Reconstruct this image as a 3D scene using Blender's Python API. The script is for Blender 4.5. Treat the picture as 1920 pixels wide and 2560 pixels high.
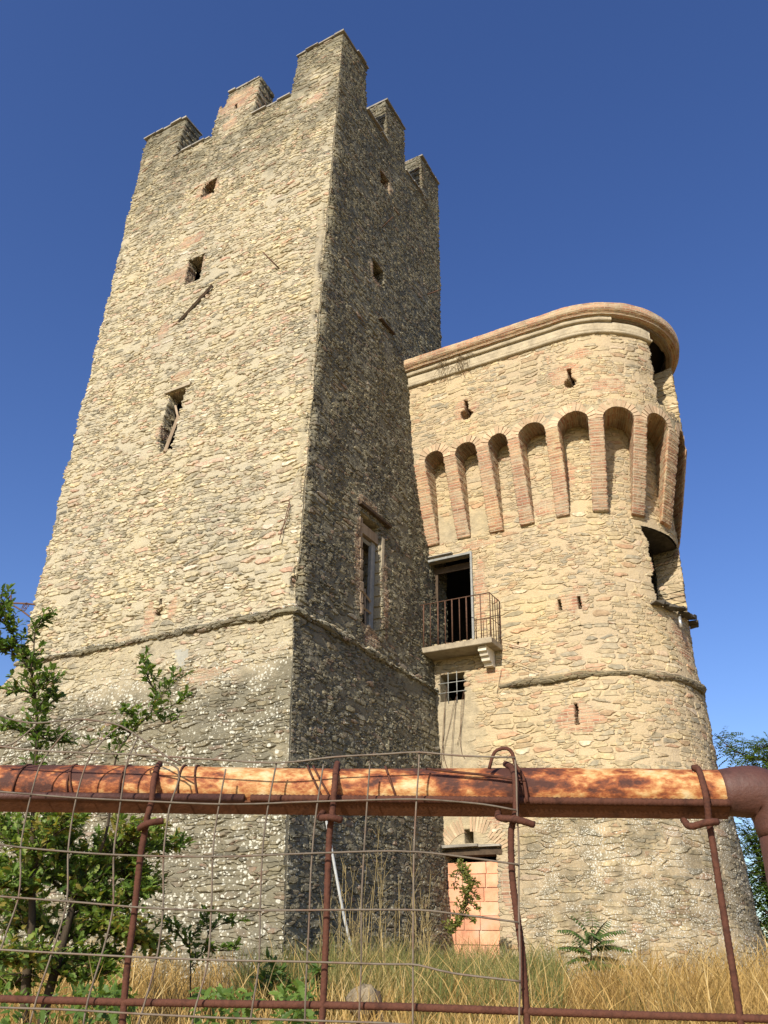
import bpy, math, random
import numpy as np
from mathutils import Vector, Matrix, Quaternion

random.seed(7)
rng = np.random.default_rng(11)
scene = bpy.context.scene
for o in list(bpy.data.objects):
    bpy.data.objects.remove(o)

# ------------------------------------------------------------------ camera, sky, sun
# world axes: X along the tower's sunlit face, Y away from the viewer, Z up; the origin is the viewer's eye
CR = Vector((0.871, 0.490, 0.021)); CU = Vector((0.216, -0.422, 0.881)); CF = Vector((-0.441, 0.763, 0.473))
CF.normalize(); CR = (CR - CR.dot(CF) * CF).normalized(); CU = CR.cross(CF)
FOC = 2115.0
cam = bpy.data.cameras.new('camera')
cam.sensor_fit = 'VERTICAL'; cam.sensor_height = 24.0; cam.lens = 24.0 * FOC / 2560.0
cam.clip_start = 0.05; cam.clip_end = 3000
co = bpy.data.objects.new('camera', cam); scene.collection.objects.link(co)
co.matrix_world = Matrix(((CR.x, CU.x, -CF.x, 0), (CR.y, CU.y, -CF.y, 0), (CR.z, CU.z, -CF.z, 0), (0, 0, 0, 1)))
scene.camera = co

SUN_EL = math.radians(29.5)
SUN_AZ_X = 0.050            # sideways component of the direction to the sun (along X)
sd = Vector((SUN_AZ_X, -math.cos(SUN_EL), math.sin(SUN_EL))).normalized()      # towards the sun
world = bpy.data.worlds.new("World"); scene.world = world; world.use_nodes = True
wn = world.node_tree; wn.nodes.clear()
sky = wn.nodes.new('ShaderNodeTexSky'); sky.sky_type = 'NISHITA'; sky.sun_disc = False
sky.sun_elevation = SUN_EL; sky.sun_rotation = math.atan2(sd.x, sd.y)
sky.altitude = 300; sky.air_density = 1.0; sky.dust_density = 0.9; sky.ozone_density = 2.2
hs = wn.nodes.new('ShaderNodeHueSaturation'); hs.inputs['Saturation'].default_value = 1.22; hs.inputs['Hue'].default_value = 0.517
bg = wn.nodes.new('ShaderNodeBackground'); bg.inputs['Strength'].default_value = 0.108
wo = wn.nodes.new('ShaderNodeOutputWorld')
wn.links.new(sky.outputs[0], hs.inputs['Color']); wn.links.new(hs.outputs[0], bg.inputs[0]); wn.links.new(bg.outputs[0], wo.inputs[0])
sl = bpy.data.lights.new('sun', 'SUN'); sl.energy = 4.3; sl.angle = math.radians(0.5); sl.color = (1.0, 0.905, 0.765)
so = bpy.data.objects.new('sun', sl); scene.collection.objects.link(so)
so.rotation_euler = (-sd).to_track_quat('-Z', 'Y').to_euler()
scene.view_settings.view_transform = 'Standard'; scene.view_settings.look = 'None'
scene.view_settings.exposure = 0.62; scene.view_settings.gamma = 1.0; scene.view_settings.use_curve_mapping = False
scene.cycles.max_bounces = 6; scene.cycles.diffuse_bounces = 2; scene.cycles.transparent_max_bounces = 8


def ray(x, y):
    d = CF * FOC + CR * (x - 960) - CU * (y - 1280)
    return d.normalized()


def at(x, y, dist):
    """the point seen at photo pixel (x, y) at a horizontal distance from the viewer"""
    d = ray(x, y); return d * (dist / math.hypot(d.x, d.y))


GN = Vector((-0.4226, 0.9063, 0.0)); GE = Vector((0.9063, 0.4226, 0.0))


def on_gate(x, y, D):
    d = ray(x, y); return d * (D / d.dot(GN))


# ------------------------------------------------------------------ small numeric helpers
def hash2(ix, iy, seed):
    n = (ix.astype(np.int64) * 374761393 + iy.astype(np.int64) * 668265263 + seed * 982451653) & 0x7fffffff
    n = (n ^ (n >> 13)) * 1274126177 & 0x7fffffff
    n = n ^ (n >> 16)
    return (n & 0xffff) / 65535.0


def vn(x, y, seed=0):
    x = np.asarray(x, float); y = np.asarray(y, float)
    ix = np.floor(x); iy = np.floor(y); fx = x - ix; fy = y - iy
    fx = fx * fx * (3 - 2 * fx); fy = fy * fy * (3 - 2 * fy)
    a = hash2(ix, iy, seed); b = hash2(ix + 1, iy, seed); c = hash2(ix, iy + 1, seed); d = hash2(ix + 1, iy + 1, seed)
    return (a * (1 - fx) + b * fx) * (1 - fy) + (c * (1 - fx) + d * fx) * fy


def fbm(x, y, seed=0, o=4):
    s = 0; a = .5; t = 0
    for k in range(o):
        s = s + a * vn(np.asarray(x) * 2 ** k, np.asarray(y) * 2 ** k, seed + k); t += a; a *= .5
    return s / t


def ss(a, b, x):
    t = np.clip((x - a) / (b - a), 0, 1); return t * t * (3 - 2 * t)


# ------------------------------------------------------------------ linking
def link(o, parent=None):
    scene.collection.objects.link(o)
    if parent is not None:
        o.parent = parent
    return o


def tag(o, label=None, cat=None, group=None, kind=None):
    if label: o['label'] = label
    if cat: o['category'] = cat
    if group: o['group'] = group
    if kind: o['kind'] = kind
    return o


def empty(name, loc, label, cat, group=None):
    o = bpy.data.objects.new(name, None); link(o); o.location = loc; o.empty_display_size = .2
    return tag(o, label, cat, group)


def make(name, V, Fs, mat, parent=None, wall=None, mask=None, rnd=None, smooth=True, world=True):
    me = bpy.data.meshes.new(name)
    me.from_pydata(np.asarray(V, float), [], Fs)
    if wall is not None:
        a = me.attributes.new('wall', 'FLOAT_VECTOR', 'POINT'); a.data.foreach_set('vector', np.asarray(wall, np.float32).ravel())
    if mask is not None:
        a = me.attributes.new('mask', 'FLOAT_COLOR', 'POINT'); a.data.foreach_set('color', np.asarray(mask, np.float32).ravel())
    if rnd is not None:
        a = me.attributes.new('rnd', 'FLOAT', 'POINT'); a.data.foreach_set('value', np.asarray(rnd, np.float32).ravel())
    if smooth:
        me.polygons.foreach_set('use_smooth', np.ones(len(me.polygons), bool))
    me.materials.append(mat)
    me.update()
    o = bpy.data.objects.new(name, me); link(o, parent)
    if parent is not None:
        o.matrix_parent_inverse = Matrix.Translation(-Vector(parent_loc(parent)))
    return o


def parent_loc(p):
    v = Vector(p.location)
    return v


class MB:
    """collects boxes, tubes and polygons into one mesh"""
    def __init__(s): s.v = []; s.f = []; s.r = []; s.w = []
    def add(s, V, F, r=None):
        n = len(s.v)
        s.v.extend([tuple(p) for p in V]); s.f.extend([tuple(i + n for i in f) for f in F])
        rr = random.random() if r is None else r
        s.r.extend([rr] * len(V)); return n
    def box(s, c, size, ax=(Vector((1, 0, 0)), Vector((0, 1, 0)), Vector((0, 0, 1))), r=None, bev=0.0, jit=0.0):
        c = Vector(c); hx, hy, hz = [q / 2 for q in size]
        if bev <= 0:
            V = []
            for k in (-1, 1):
                for a, b in ((-1, -1), (1, -1), (1, 1), (-1, 1)):
                    V.append(c + ax[0] * (a * hx + random.uniform(-jit, jit)) + ax[1] * (b * hy + random.uniform(-jit, jit)) + ax[2] * (k * hz + random.uniform(-jit, jit)))
            s.add(V, [(3, 2, 1, 0), (4, 5, 6, 7), (0, 1, 5, 4), (1, 2, 6, 5), (2, 3, 7, 6), (3, 0, 4, 7)], r)
        else:
            V = []
            for kz, ins in ((-hz, bev), (-hz + bev, 0), (hz - bev, 0), (hz, bev)):
                for a, b in ((-1, -1), (1, -1), (1, 1), (-1, 1)):
                    V.append(c + ax[0] * (a * (hx - ins)) + ax[1] * (b * (hy - ins)) + ax[2] * kz + Vector((random.uniform(-jit, jit), random.uniform(-jit, jit), random.uniform(-jit, jit))))
            F = [(3, 2, 1, 0), (12, 13, 14, 15)]
            for l in range(3):
                for k in range(4):
                    a = l * 4 + k; b = l * 4 + (k + 1) % 4; F.append((a, b, b + 4, a + 4))
            s.add(V, F, r)
    def tube(s, pts, r, n=8, cap=True, rv=None, rib=None, taper=None):
        P = [Vector(p) for p in pts]; m = len(P); V = []
        T = []
        for i in range(m):
            a = P[max(0, i - 1)]; b = P[min(m - 1, i + 1)]; t = b - a
            T.append(t.normalized() if t.length > 1e-9 else Vector((0, 0, 1)))
        ref = Vector((0, 0, 1)) if abs(T[0].z) < .9 else Vector((1, 0, 0))
        N = (ref - ref.dot(T[0]) * T[0]).normalized(); L = 0
        for i in range(m):
            if i:
                N = (N - N.dot(T[i]) * T[i]).normalized(); L += (P[i] - P[i - 1]).length
            B = T[i].cross(N)
            rr = r[i] if hasattr(r, '__len__') else r
            if taper: rr = rr * (1 + (taper - 1) * i / (m - 1))
            for k in range(n):
                a = 2 * math.pi * k / n
                q = rr
                if rib: q = rr * (1 + rib[0] * max(-.4, math.sin(2 * math.pi * L / rib[1] + a)))
                V.append(P[i] + (N * math.cos(a) + B * math.sin(a)) * q)
        F = []
        for i in range(m - 1):
            for k in range(n):
                a = i * n + k; b = i * n + (k + 1) % n
                F.append((a, b, b + n, a + n))
        if cap:
            F.append(tuple(range(n - 1, -1, -1))); F.append(tuple((m - 1) * n + k for k in range(n)))
        s.add(V, F, rv)
    def build(s, name, mat, parent=None, smooth=True, wall=None, mask=None):
        return make(name, s.v, s.f, mat, parent, rnd=s.r, smooth=smooth, wall=wall, mask=mask)


def catmull(pts, step):
    P = [Vector(p) for p in pts]
    if len(P) == 2:
        n = max(1, int((P[1] - P[0]).length / step)); return [P[0].lerp(P[1], i / n) for i in range(n + 1)]
    out = []
    for i in range(len(P) - 1):
        p0 = P[i - 1] if i else P[0] * 2 - P[1]; p1 = P[i]; p2 = P[i + 1]
        p3 = P[i + 2] if i + 2 < len(P) else P[-1] * 2 - P[-2]
        n = max(2, int((p2 - p1).length / step))
        for k in range(n):
            t = k / n
            out.append(.5 * ((2 * p1) + (p2 - p0) * t + (2 * p0 - 5 * p1 + 4 * p2 - p3) * t * t + (3 * p1 - p0 - 3 * p2 + p3) * t ** 3))
    out.append(P[-1]); return out


# ------------------------------------------------------------------ materials
class NT:
    def __init__(s, name):
        s.m = bpy.data.materials.new(name); s.m.use_nodes = True; s.t = s.m.node_tree; s.t.nodes.clear()
        s.out = s.t.nodes.new('ShaderNodeOutputMaterial')
    def n(s, typ, **k):
        o = s.t.nodes.new(typ)
        for a, b in k.items(): setattr(o, a, b)
        return o
    def put(s, sock, v):
        if isinstance(v, bpy.types.NodeSocket): s.t.links.new(v, sock)
        elif isinstance(v, (tuple, list)) and len(v) == 3 and sock.type == 'RGBA': sock.default_value = (*v, 1)
        else: sock.default_value = v
    def math(s, op, a, b=0.0, c=None, clamp=False):
        o = s.n('ShaderNodeMath', operation=op, use_clamp=clamp); s.put(o.inputs[0], a); s.put(o.inputs[1], b)
        if c is not None: s.put(o.inputs[2], c)
        return o.outputs[0]
    def vmath(s, op, a, b=(0, 0, 0)):
        o = s.n('ShaderNodeVectorMath', operation=op); s.put(o.inputs[0], a); s.put(o.inputs[1], b); return o.outputs[0]
    def mix(s, f, a, b, mode='MIX'):
        o = s.n('ShaderNodeMix', data_type='RGBA', blend_type=mode); o.clamp_factor = True
        s.put(o.inputs[0], f); s.put(o.inputs[6], a); s.put(o.inputs[7], b); return o.outputs[2]
    def fmix(s, f, a, b):
        o = s.n('ShaderNodeMix', data_type='FLOAT'); o.clamp_factor = True
        s.put(o.inputs[0], f); s.put(o.inputs[2], a); s.put(o.inputs[3], b); return o.outputs[0]
    def noise(s, vec, scale, detail=3.0, rough=.55, dist=0.0, dim='3D'):
        o = s.n('ShaderNodeTexNoise', noise_dimensions=dim); s.put(o.inputs['Vector'], vec); s.put(o.inputs['Scale'], scale)
        s.put(o.inputs['Detail'], detail); s.put(o.inputs['Roughness'], rough); s.put(o.inputs['Distortion'], dist); return o
    def voro(s, vec, scale, feature='F1', rand=1.0, dim='2D'):
        o = s.n('ShaderNodeTexVoronoi', voronoi_dimensions=dim, feature=feature); s.put(o.inputs['Vector'], vec); s.put(o.inputs['Scale'], scale)
        s.put(o.inputs['Randomness'], rand); return o
    def ramp(s, f, stops, interp='LINEAR'):
        o = s.n('ShaderNodeValToRGB'); o.color_ramp.interpolation = interp; e = o.color_ramp.elements
        while len(e) > 1: e.remove(e[-1])
        e[0].position = stops[0][0]; e[0].color = (*stops[0][1], 1)
        for p, c in stops[1:]:
            q = e.new(p); q.color = (*c, 1)
        s.put(o.inputs[0], f); return o.outputs[0]
    def step(s, a, b, x):
        o = s.n('ShaderNodeMapRange', interpolation_type='SMOOTHSTEP'); s.put(o.inputs[0], x); s.put(o.inputs[1], a); s.put(o.inputs[2], b); return o.outputs[0]
    def attr(s, name): return s.n('ShaderNodeAttribute', attribute_name=name)
    def bsdf(s, col, rough=.9, spec=.2, normal=None, metal=0.0, **k):
        b = s.n('ShaderNodeBsdfPrincipled'); s.put(b.inputs['Base Color'], col); s.put(b.inputs['Roughness'], rough)
        s.put(b.inputs['Specular IOR Level'], spec); s.put(b.inputs['Metallic'], metal)
        if normal is not None: s.put(b.inputs['Normal'], normal)
        for a, v in k.items(): s.put(b.inputs[a], v)
        s.t.links.new(b.outputs[0], s.out.inputs[0]); return b
    def bump(s, h, strength=.5, dist=.01):
        b = s.n('ShaderNodeBump'); s.put(b.inputs['Height'], h); s.put(b.inputs['Strength'], strength); s.put(b.inputs['Distance'], dist); return b.outputs[0]


def masonry(name, sx=3.0, sy=7.5, amp=.05, stones=None, mortar=(.50, .42, .29), joint=(.015, .085), grey=.5, bigstone=.35, flat=0.0, bare=.2, lich=(8, 17), slope=.45, sat=1.0, val=1.0, tint=(1.0, 1.0, 1.0)):
    """rubble stonework in wall coordinates; mask R brick, G lichen, B plaster, A weathering and painted shade"""
    N = NT(name)
    W = N.attr('wall').outputs['Vector']; M = N.attr('mask')
    sep = N.n('ShaderNodeSeparateColor'); N.put(sep.inputs[0], M.outputs['Color'])
    mR, mG, mB, mA = sep.outputs[0], sep.outputs[1], sep.outputs[2], M.outputs['Alpha']
    w1 = N.noise(W, 1.1, 2).outputs['Color']; w2 = N.noise(W, 5.5, 2).outputs['Color']
    warp = N.vmath('ADD', N.vmath('MULTIPLY', N.vmath('SUBTRACT', w1, (.5, .5, .5)), (.16, .12, 0)), N.vmath('MULTIPLY', N.vmath('SUBTRACT', w2, (.5, .5, .5)), (.08, .035, 0)))
    P = N.vmath('ADD', W, warp)
    Pa = N.vmath('MULTIPLY', P, (sx, sy, 1)); Pb = N.vmath('MULTIPLY', P, (sx * 2.0, sy * 1.75, 1)); 
    def block(v, rand):
        f1 = N.voro(v, 1, 'F1', rand); f2 = N.voro(v, 1, 'F2', rand)
        for f in (f1, f2):
            f.distance = 'MINKOWSKI'; N.put(f.inputs['Exponent'], 3.2)
        sp_ = N.n('ShaderNodeSeparateXYZ'); N.put(sp_.inputs[0], N.vmath('SUBTRACT', v, f1.outputs['Position']))
        return N.math('MULTIPLY', N.math('SUBTRACT', f2.outputs['Distance'], f1.outputs['Distance']), .62), f1.outputs['Color'], sp_.outputs[1]
    e1, c1, y1 = block(Pa, .80); e2, c2, y2 = block(Pb, .88)
    pick = N.step(.47, .53, N.math('ADD', N.noise(W, .8, 3).outputs[0], .5 - (1 - bigstone)))
    edge = N.fmix(pick, e2, e1); ly = N.fmix(pick, y2, y1); rc = N.mix(pick, c2, c1)
    fine = N.noise(W, 38, 4, .65).outputs[0]; mid = N.noise(W, 9, 4, .6).outputs[0]; big = N.noise(W, .45, 4, .6).outputs[0]
    rs = N.n('ShaderNodeSeparateColor'); N.put(rs.inputs[0], rc); r0, r1, r2 = rs.outputs
    edg = N.math('ADD', edge, N.math('MULTIPLY', N.math('SUBTRACT', mid, .5), .16))
    jt = N.step(joint[0], joint[1], edg); jc = N.step(joint[0] + .015, joint[0] + .085, edg)
    pres = N.step(bare - .07, bare + .07, N.math('ADD', r2, N.math('MULTIPLY', N.math('SUBTRACT', N.noise(W, 2.3, 3).outputs[0], .5), .5)))
    hs_ = N.fmix(pres, N.math('ADD', .22, N.math('MULTIPLY', mid, .25)), N.math('MULTIPLY', jt, N.math('ADD', N.math('ADD', .36, N.math('MULTIPLY', r0, .62)), N.math('MULTIPLY', ly, -slope))))
    # brick
    bt = N.n('ShaderNodeTexBrick', offset=.5, squash=1.0); N.put(bt.inputs['Vector'], N.vmath('ADD', W, N.vmath('MULTIPLY', N.vmath('SUBTRACT', w2, (.5, .5, .5)), (.05, .018, 0))))
    N.put(bt.inputs['Color1'], (1, 1, 1)); N.put(bt.inputs['Color2'], (0, 0, 0)); N.put(bt.inputs['Mortar'], (.5, .5, .5))
    N.put(bt.inputs['Scale'], 1.0); N.put(bt.inputs['Mortar Size'], .009); N.put(bt.inputs['Mortar Smooth'], .4); N.put(bt.inputs['Bias'], 0.0)
    N.put(bt.inputs['Brick Width'], .27); N.put(bt.inputs['Row Height'], .066)
    brn = N.math('SUBTRACT', 1.0, bt.outputs['Fac'])
    bm = N.step(.42, .58, N.math('ADD', mR, N.math('MULTIPLY', N.math('SUBTRACT', N.noise(W, 4, 3).outputs[0], .5), .75)))
    bh = N.math('MULTIPLY', brn, N.math('ADD', .30, N.math('MULTIPLY', N.noise(N.vmath('MULTIPLY', W, (1.9, 14.5, 1)), 1.0, 2, .6).outputs[0], .75)))
    h = N.fmix(bm, hs_, bh)
    pl = N.step(.40, .60, N.math('ADD', mB, N.math('MULTIPLY', N.math('SUBTRACT', N.noise(W, 2.6, 4, .65).outputs[0], .5), .95)))
    h = N.fmix(N.math('MULTIPLY', pl, .92), h, .42)
    if flat: h = N.fmix(flat, h, .45)
    hh = N.math('ADD', N.math('ADD', h, N.math('MULTIPLY', N.math('SUBTRACT', fine, .5), .22)), N.math('MULTIPLY', N.math('SUBTRACT', mid, .5), .34))
    # colour
    st = stones or [(0, (.20, .185, .15)), (.18, (.36, .31, .21)), (.32, (.52, .44, .28)), (.44, (.33, .30, .235)), (.56, (.58, .46, .26)), (.68, (.62, .55, .40)), (.78, (.34, .25, .15)), (.86, (.46, .36, .26)), (.92, (.52, .28, .18)), (1.0, (.70, .66, .56))]
    sc = N.ramp(r1, st)
    sc = N.mix(.18, sc, N.mix(r0, (.34, .30, .22), (.54, .46, .31)))
    sc = N.mix(.85, sc, N.ramp(mid, [(.25, (.48, .48, .48)), (.75, (1.34, 1.34, 1.34))]), 'MULTIPLY')
    mc = N.mix(.8, (*mortar, 1), N.ramp(fine, [(.2, (.7, .7, .7)), (.8, (1.2, 1.2, 1.2))]), 'MULTIPLY')
    col = N.mix(N.math('MULTIPLY', jc, pres), mc, sc)
    bc = N.ramp(N.voro(N.vmath('MULTIPLY', W, (3.7, 15.1, 1)), 1, 'F1', .3).outputs['Color'], [(0, (.33, .165, .11)), (.35, (.47, .26, .17)), (.6, (.45, .31, .205)), (.8, (.53, .36, .235)), (1, (.40, .28, .19))])
    bc = N.mix(.8, bc, N.ramp(mid, [(.25, (.65, .65, .65)), (.75, (1.25, 1.25, 1.25))]), 'MULTIPLY')
    bc = N.mix(.9, bc, N.ramp(N.noise(N.vmath('MULTIPLY', W, (1.3, 14.5, 1)), 1.0, 3, .6).outputs[0], [(.3, (.55, .50, .50)), (.5, (.95, .93, .93)), (.7, (1.25, 1.22, 1.2))]), 'MULTIPLY')
    bc = N.mix(N.step(.45, .68, N.noise(W, 3.1, 4, .7).outputs[0]), bc, (.45, .37, .26))
    bc = N.mix(brn, (.52, .45, .33), bc)
    col = N.mix(bm, col, bc)
    pc = N.mix(.85, (.39, .34, .25), N.ramp(N.noise(W, 6, 5, .7).outputs[0], [(.25, (.62, .62, .62)), (.75, (1.3, 1.28, 1.22))]), 'MULTIPLY')
    col = N.mix(pl, col, pc)
    # large colour drift, grey weathering and painted shade
    col = N.mix(.65, col, N.ramp(big, [(.3, (.82, .82, .84)), (.45, (1.0, .96, .92)), (.58, (1.12, 1.06, .92)), (.72, (1.2, 1.12, .86))]), 'MULTIPLY')
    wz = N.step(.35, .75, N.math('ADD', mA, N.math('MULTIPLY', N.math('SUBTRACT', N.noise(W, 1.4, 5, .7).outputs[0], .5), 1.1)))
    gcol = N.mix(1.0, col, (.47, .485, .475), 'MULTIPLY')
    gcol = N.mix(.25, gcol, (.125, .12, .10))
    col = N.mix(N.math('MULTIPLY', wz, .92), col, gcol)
    # lichen: white crusts of several sizes
    W2 = N.vmath('ADD', W, N.vmath('MULTIPLY', N.vmath('SUBTRACT', N.noise(W, 14, 3).outputs['Color'], (.5, .5, .5)), (.055, .055, 0)))
    l1 = N.voro(W2, lich[0], 'F1', 1.0); l2 = N.voro(W2, lich[1], 'F1', 1.0)
    ln = N.noise(W, .9, 4, .65).outputs[0]
    g1 = N.math('MULTIPLY', mG, N.math('MULTIPLY', N.step(.40, .68, ln), .36))
    g2 = N.math('MULTIPLY', mG, N.math('MULTIPLY', N.step(.33, .60, N.noise(W, 2.1, 4, .65).outputs[0]), .34))
    rr1 = N.n('ShaderNodeSeparateColor'); N.put(rr1.inputs[0], l1.outputs['Color'])
    rr2 = N.n('ShaderNodeSeparateColor'); N.put(rr2.inputs[0], l2.outputs['Color'])
    s1 = N.step(-.02, .05, N.math('SUBTRACT', N.math('MULTIPLY', g1, N.math('ADD', .1, N.math('POWER', rr1.outputs[0], 2.0))), N.math('MULTIPLY', l1.outputs['Distance'], .62)))
    s2 = N.step(-.02, .05, N.math('SUBTRACT', N.math('MULTIPLY', g2, rr2.outputs[0]), N.math('MULTIPLY', l2.outputs['Distance'], .50)))
    li = N.math('MAXIMUM', s1, s2)
    li = N.math('MULTIPLY', li, N.step(.25, .40, fine))
    li = N.math('MULTIPLY', li, N.math('GREATER_THAN', mG, .03))
    col = N.mix(li, col, N.mix(fine, (.44, .42, .35), (.70, .68, .61)))
    col = N.mix(1.0, col, tint, 'MULTIPLY')
    hv = N.n('ShaderNodeHueSaturation'); N.put(hv.inputs['Saturation'], sat); N.put(hv.inputs['Value'], val); N.put(hv.inputs['Color'], col)
    N.bsdf(hv.outputs[0], .93, .12)
    d = N.n('ShaderNodeDisplacement'); N.put(d.inputs['Height'], hh); N.put(d.inputs['Midlevel'], .42); N.put(d.inputs['Scale'], amp)
    N.t.links.new(d.outputs[0], N.out.inputs['Displacement'])
    N.m.displacement_method = 'BOTH'
    return N.m


def simple(name, c1, c2, scale=8, rough=.85, bump=.4, bd=.01, spec=.25, metal=0.0, detail=5, stretch=None, c3=None, rnd=0.0):
    N = NT(name); tc = N.n('ShaderNodeTexCoord').outputs['Object']
    v = N.vmath('MULTIPLY', tc, stretch) if stretch else tc
    no = N.noise(v, scale, detail, .65).outputs[0]
    stops = [(.3, c1), (.7, c2)] if c3 is None else [(.25, c1), (.5, c2), (.72, c3)]
    col = N.ramp(no, stops)
    if rnd:
        r = N.attr('rnd').outputs['Fac']
        col = N.mix(1.0, col, N.ramp(r, [(0, (1 - rnd,) * 3), (1, (1 + rnd,) * 3)]), 'MULTIPLY')
    N.bsdf(col, rough, spec, N.bump(N.noise(v, scale * 3, 4, .7).outputs[0], bump, bd) if bump else None, metal)
    return N.m


def leafmat(name, stops, trans=.35, rough=.5):
    N = NT(name); r = N.attr('rnd').outputs['Fac']
    col = N.ramp(r, stops)
    d = N.n('ShaderNodeBsdfPrincipled'); N.put(d.inputs['Base Color'], col); N.put(d.inputs['Roughness'], rough); N.put(d.inputs['Specular IOR Level'], .35)
    t = N.n('ShaderNodeBsdfTranslucent'); N.put(t.inputs[0], N.mix(1.0, col, (1.3, 1.25, .6), 'MULTIPLY'))
    mx = N.n('ShaderNodeMixShader'); mx.inputs[0].default_value = trans
    N.t.links.new(d.outputs[0], mx.inputs[1]); N.t.links.new(t.outputs[0], mx.inputs[2]); N.t.links.new(mx.outputs[0], N.out.inputs[0])
    return N.m


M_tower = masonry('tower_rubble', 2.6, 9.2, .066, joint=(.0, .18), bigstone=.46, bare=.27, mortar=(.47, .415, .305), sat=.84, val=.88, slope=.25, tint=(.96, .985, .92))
M_round = masonry('round_tower_rubble', 2.5, 8.8, .042, mortar=(.49, .40, .27), joint=(.03, .15), bigstone=.50, bare=.33, lich=(19, 36), tint=(.98, .985, .95), sat=.95, val=.93, slope=.2,
                  stones=[(0, (.26, .24, .19)), (.14, (.37, .30, .19)), (.30, (.47, .385, .245)), (.45, (.33, .30, .235)), (.58, (.56, .45, .26)), (.72, (.42, .36, .26)), (.84, (.36, .255, .15)), (.93, (.46, .27, .17)), (1.0, (.60, .55, .43))])
M_brick = simple('old_brick', (.34, .165, .10), (.55, .36, .22), 7, .9, .5, .008, .1, rnd=.28)
M_vous = simple('arch_brick', (.40, .27, .17), (.50, .40, .27), 6, .9, .5, .008, .1, rnd=.2)
M_roof = simple('slate', (.20, .19, .17), (.36, .34, .29), 5, .9, .5, .01, rnd=.15)
M_stucco = simple('cornice_plaster', (.22, .19, .135), (.40, .345, .245), 3.2, .92, .8, .03, .1, c3=(.48, .42, .30), detail=8)
M_conc = simple('balcony_concrete', (.24, .205, .15), (.40, .345, .25), 6, .9, .35, .006, .15)
M_white = simple('white_render', (.55, .50, .40), (.72, .66, .53), 7, .9, .4, .008, .1)
M_dark = simple('dark_interior', (.022, .020, .018), (.040, .036, .03), 3, .95, 0)  # near-black colour stands in for the lack of light indoors
M_wood = simple('weathered_wood', (.20, .15, .10), (.38, .30, .21), 6, .85, .4, .006, .2, stretch=(1, 1, .15))
M_darkwood = simple('dark_timber', (.045, .032, .022), (.10, .07, .045), 8, .85, .4, .005)
M_greyframe = simple('grey_painted_frame', (.19, .20, .195), (.31, .315, .30), 10, .75, .3, .004)
M_iron = simple('rusty_thin_iron', (.055, .032, .022), (.15, .075, .045), 30, .8, .3, .002, .3, rnd=.2)
M_block = simple('hollow_clay_block', (.42, .20, .12), (.66, .33, .20), 3.5, .9, .5, .008, .1, c3=(.58, .38, .27), rnd=.16)
M_mortar = simple('block_mortar', (.55, .42, .31), (.68, .53, .40), 12, .92, .4, .004)


def pipe_mat():
    N = NT('rusty_flaking_pipe'); tc = N.n('ShaderNodeTexCoord').outputs['Object']
    rot = N.n('ShaderNodeMapping'); rot.inputs['Rotation'].default_value = (0, 0, -math.radians(25)); N.put(rot.inputs['Vector'], tc)
    v = N.vmath('MULTIPLY', rot.outputs[0], (.55, 1, 1))
    a = N.noise(v, 34, 5, .62, .2).outputs[0]; b = N.noise(v, 120, 4, .7).outputs[0]; c = N.noise(v, 7, 3, .6).outputs[0]
    f = N.math('ADD', N.math('ADD', N.math('MULTIPLY', N.math('SUBTRACT', a, .5), 1.25), N.math('MULTIPLY', N.math('SUBTRACT', b, .5), .55)), N.math('ADD', N.math('MULTIPLY', N.math('SUBTRACT', c, .5), 1.0), .435))
    col = N.ramp(f, [(.28, (.060, .022, .015)), (.38, (.15, .045, .018)), (.44, (.25, .075, .024)), (.49, (.33, .125, .042)), (.55, (.40, .195, .07)), (.62, (.48, .30, .125)), (.74, (.53, .41, .23))])
    cc = N.noise(v, 9, 4, .6).outputs[0]
    col = N.mix(N.math('MULTIPLY', N.step(.60, .66, cc), .75), col, (.42, .38, .22))
    N.bsdf(col, N.fmix(f, .85, .55), .35, N.bump(f, .5, .004))
    return N.m


M_pipe = pipe_mat()
M_rebar = simple('rusty_rebar', (.032, .014, .010), (.095, .038, .024), 60, .85, .6, .002, .2, c3=(.058, .025, .017), rnd=.1)
M_wire = simple('galvanised_rusty_wire', (.07, .045, .03), (.15, .125, .095), 25, .7, .2, .001, .3, c3=(.13, .07, .045), rnd=.15)


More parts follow.
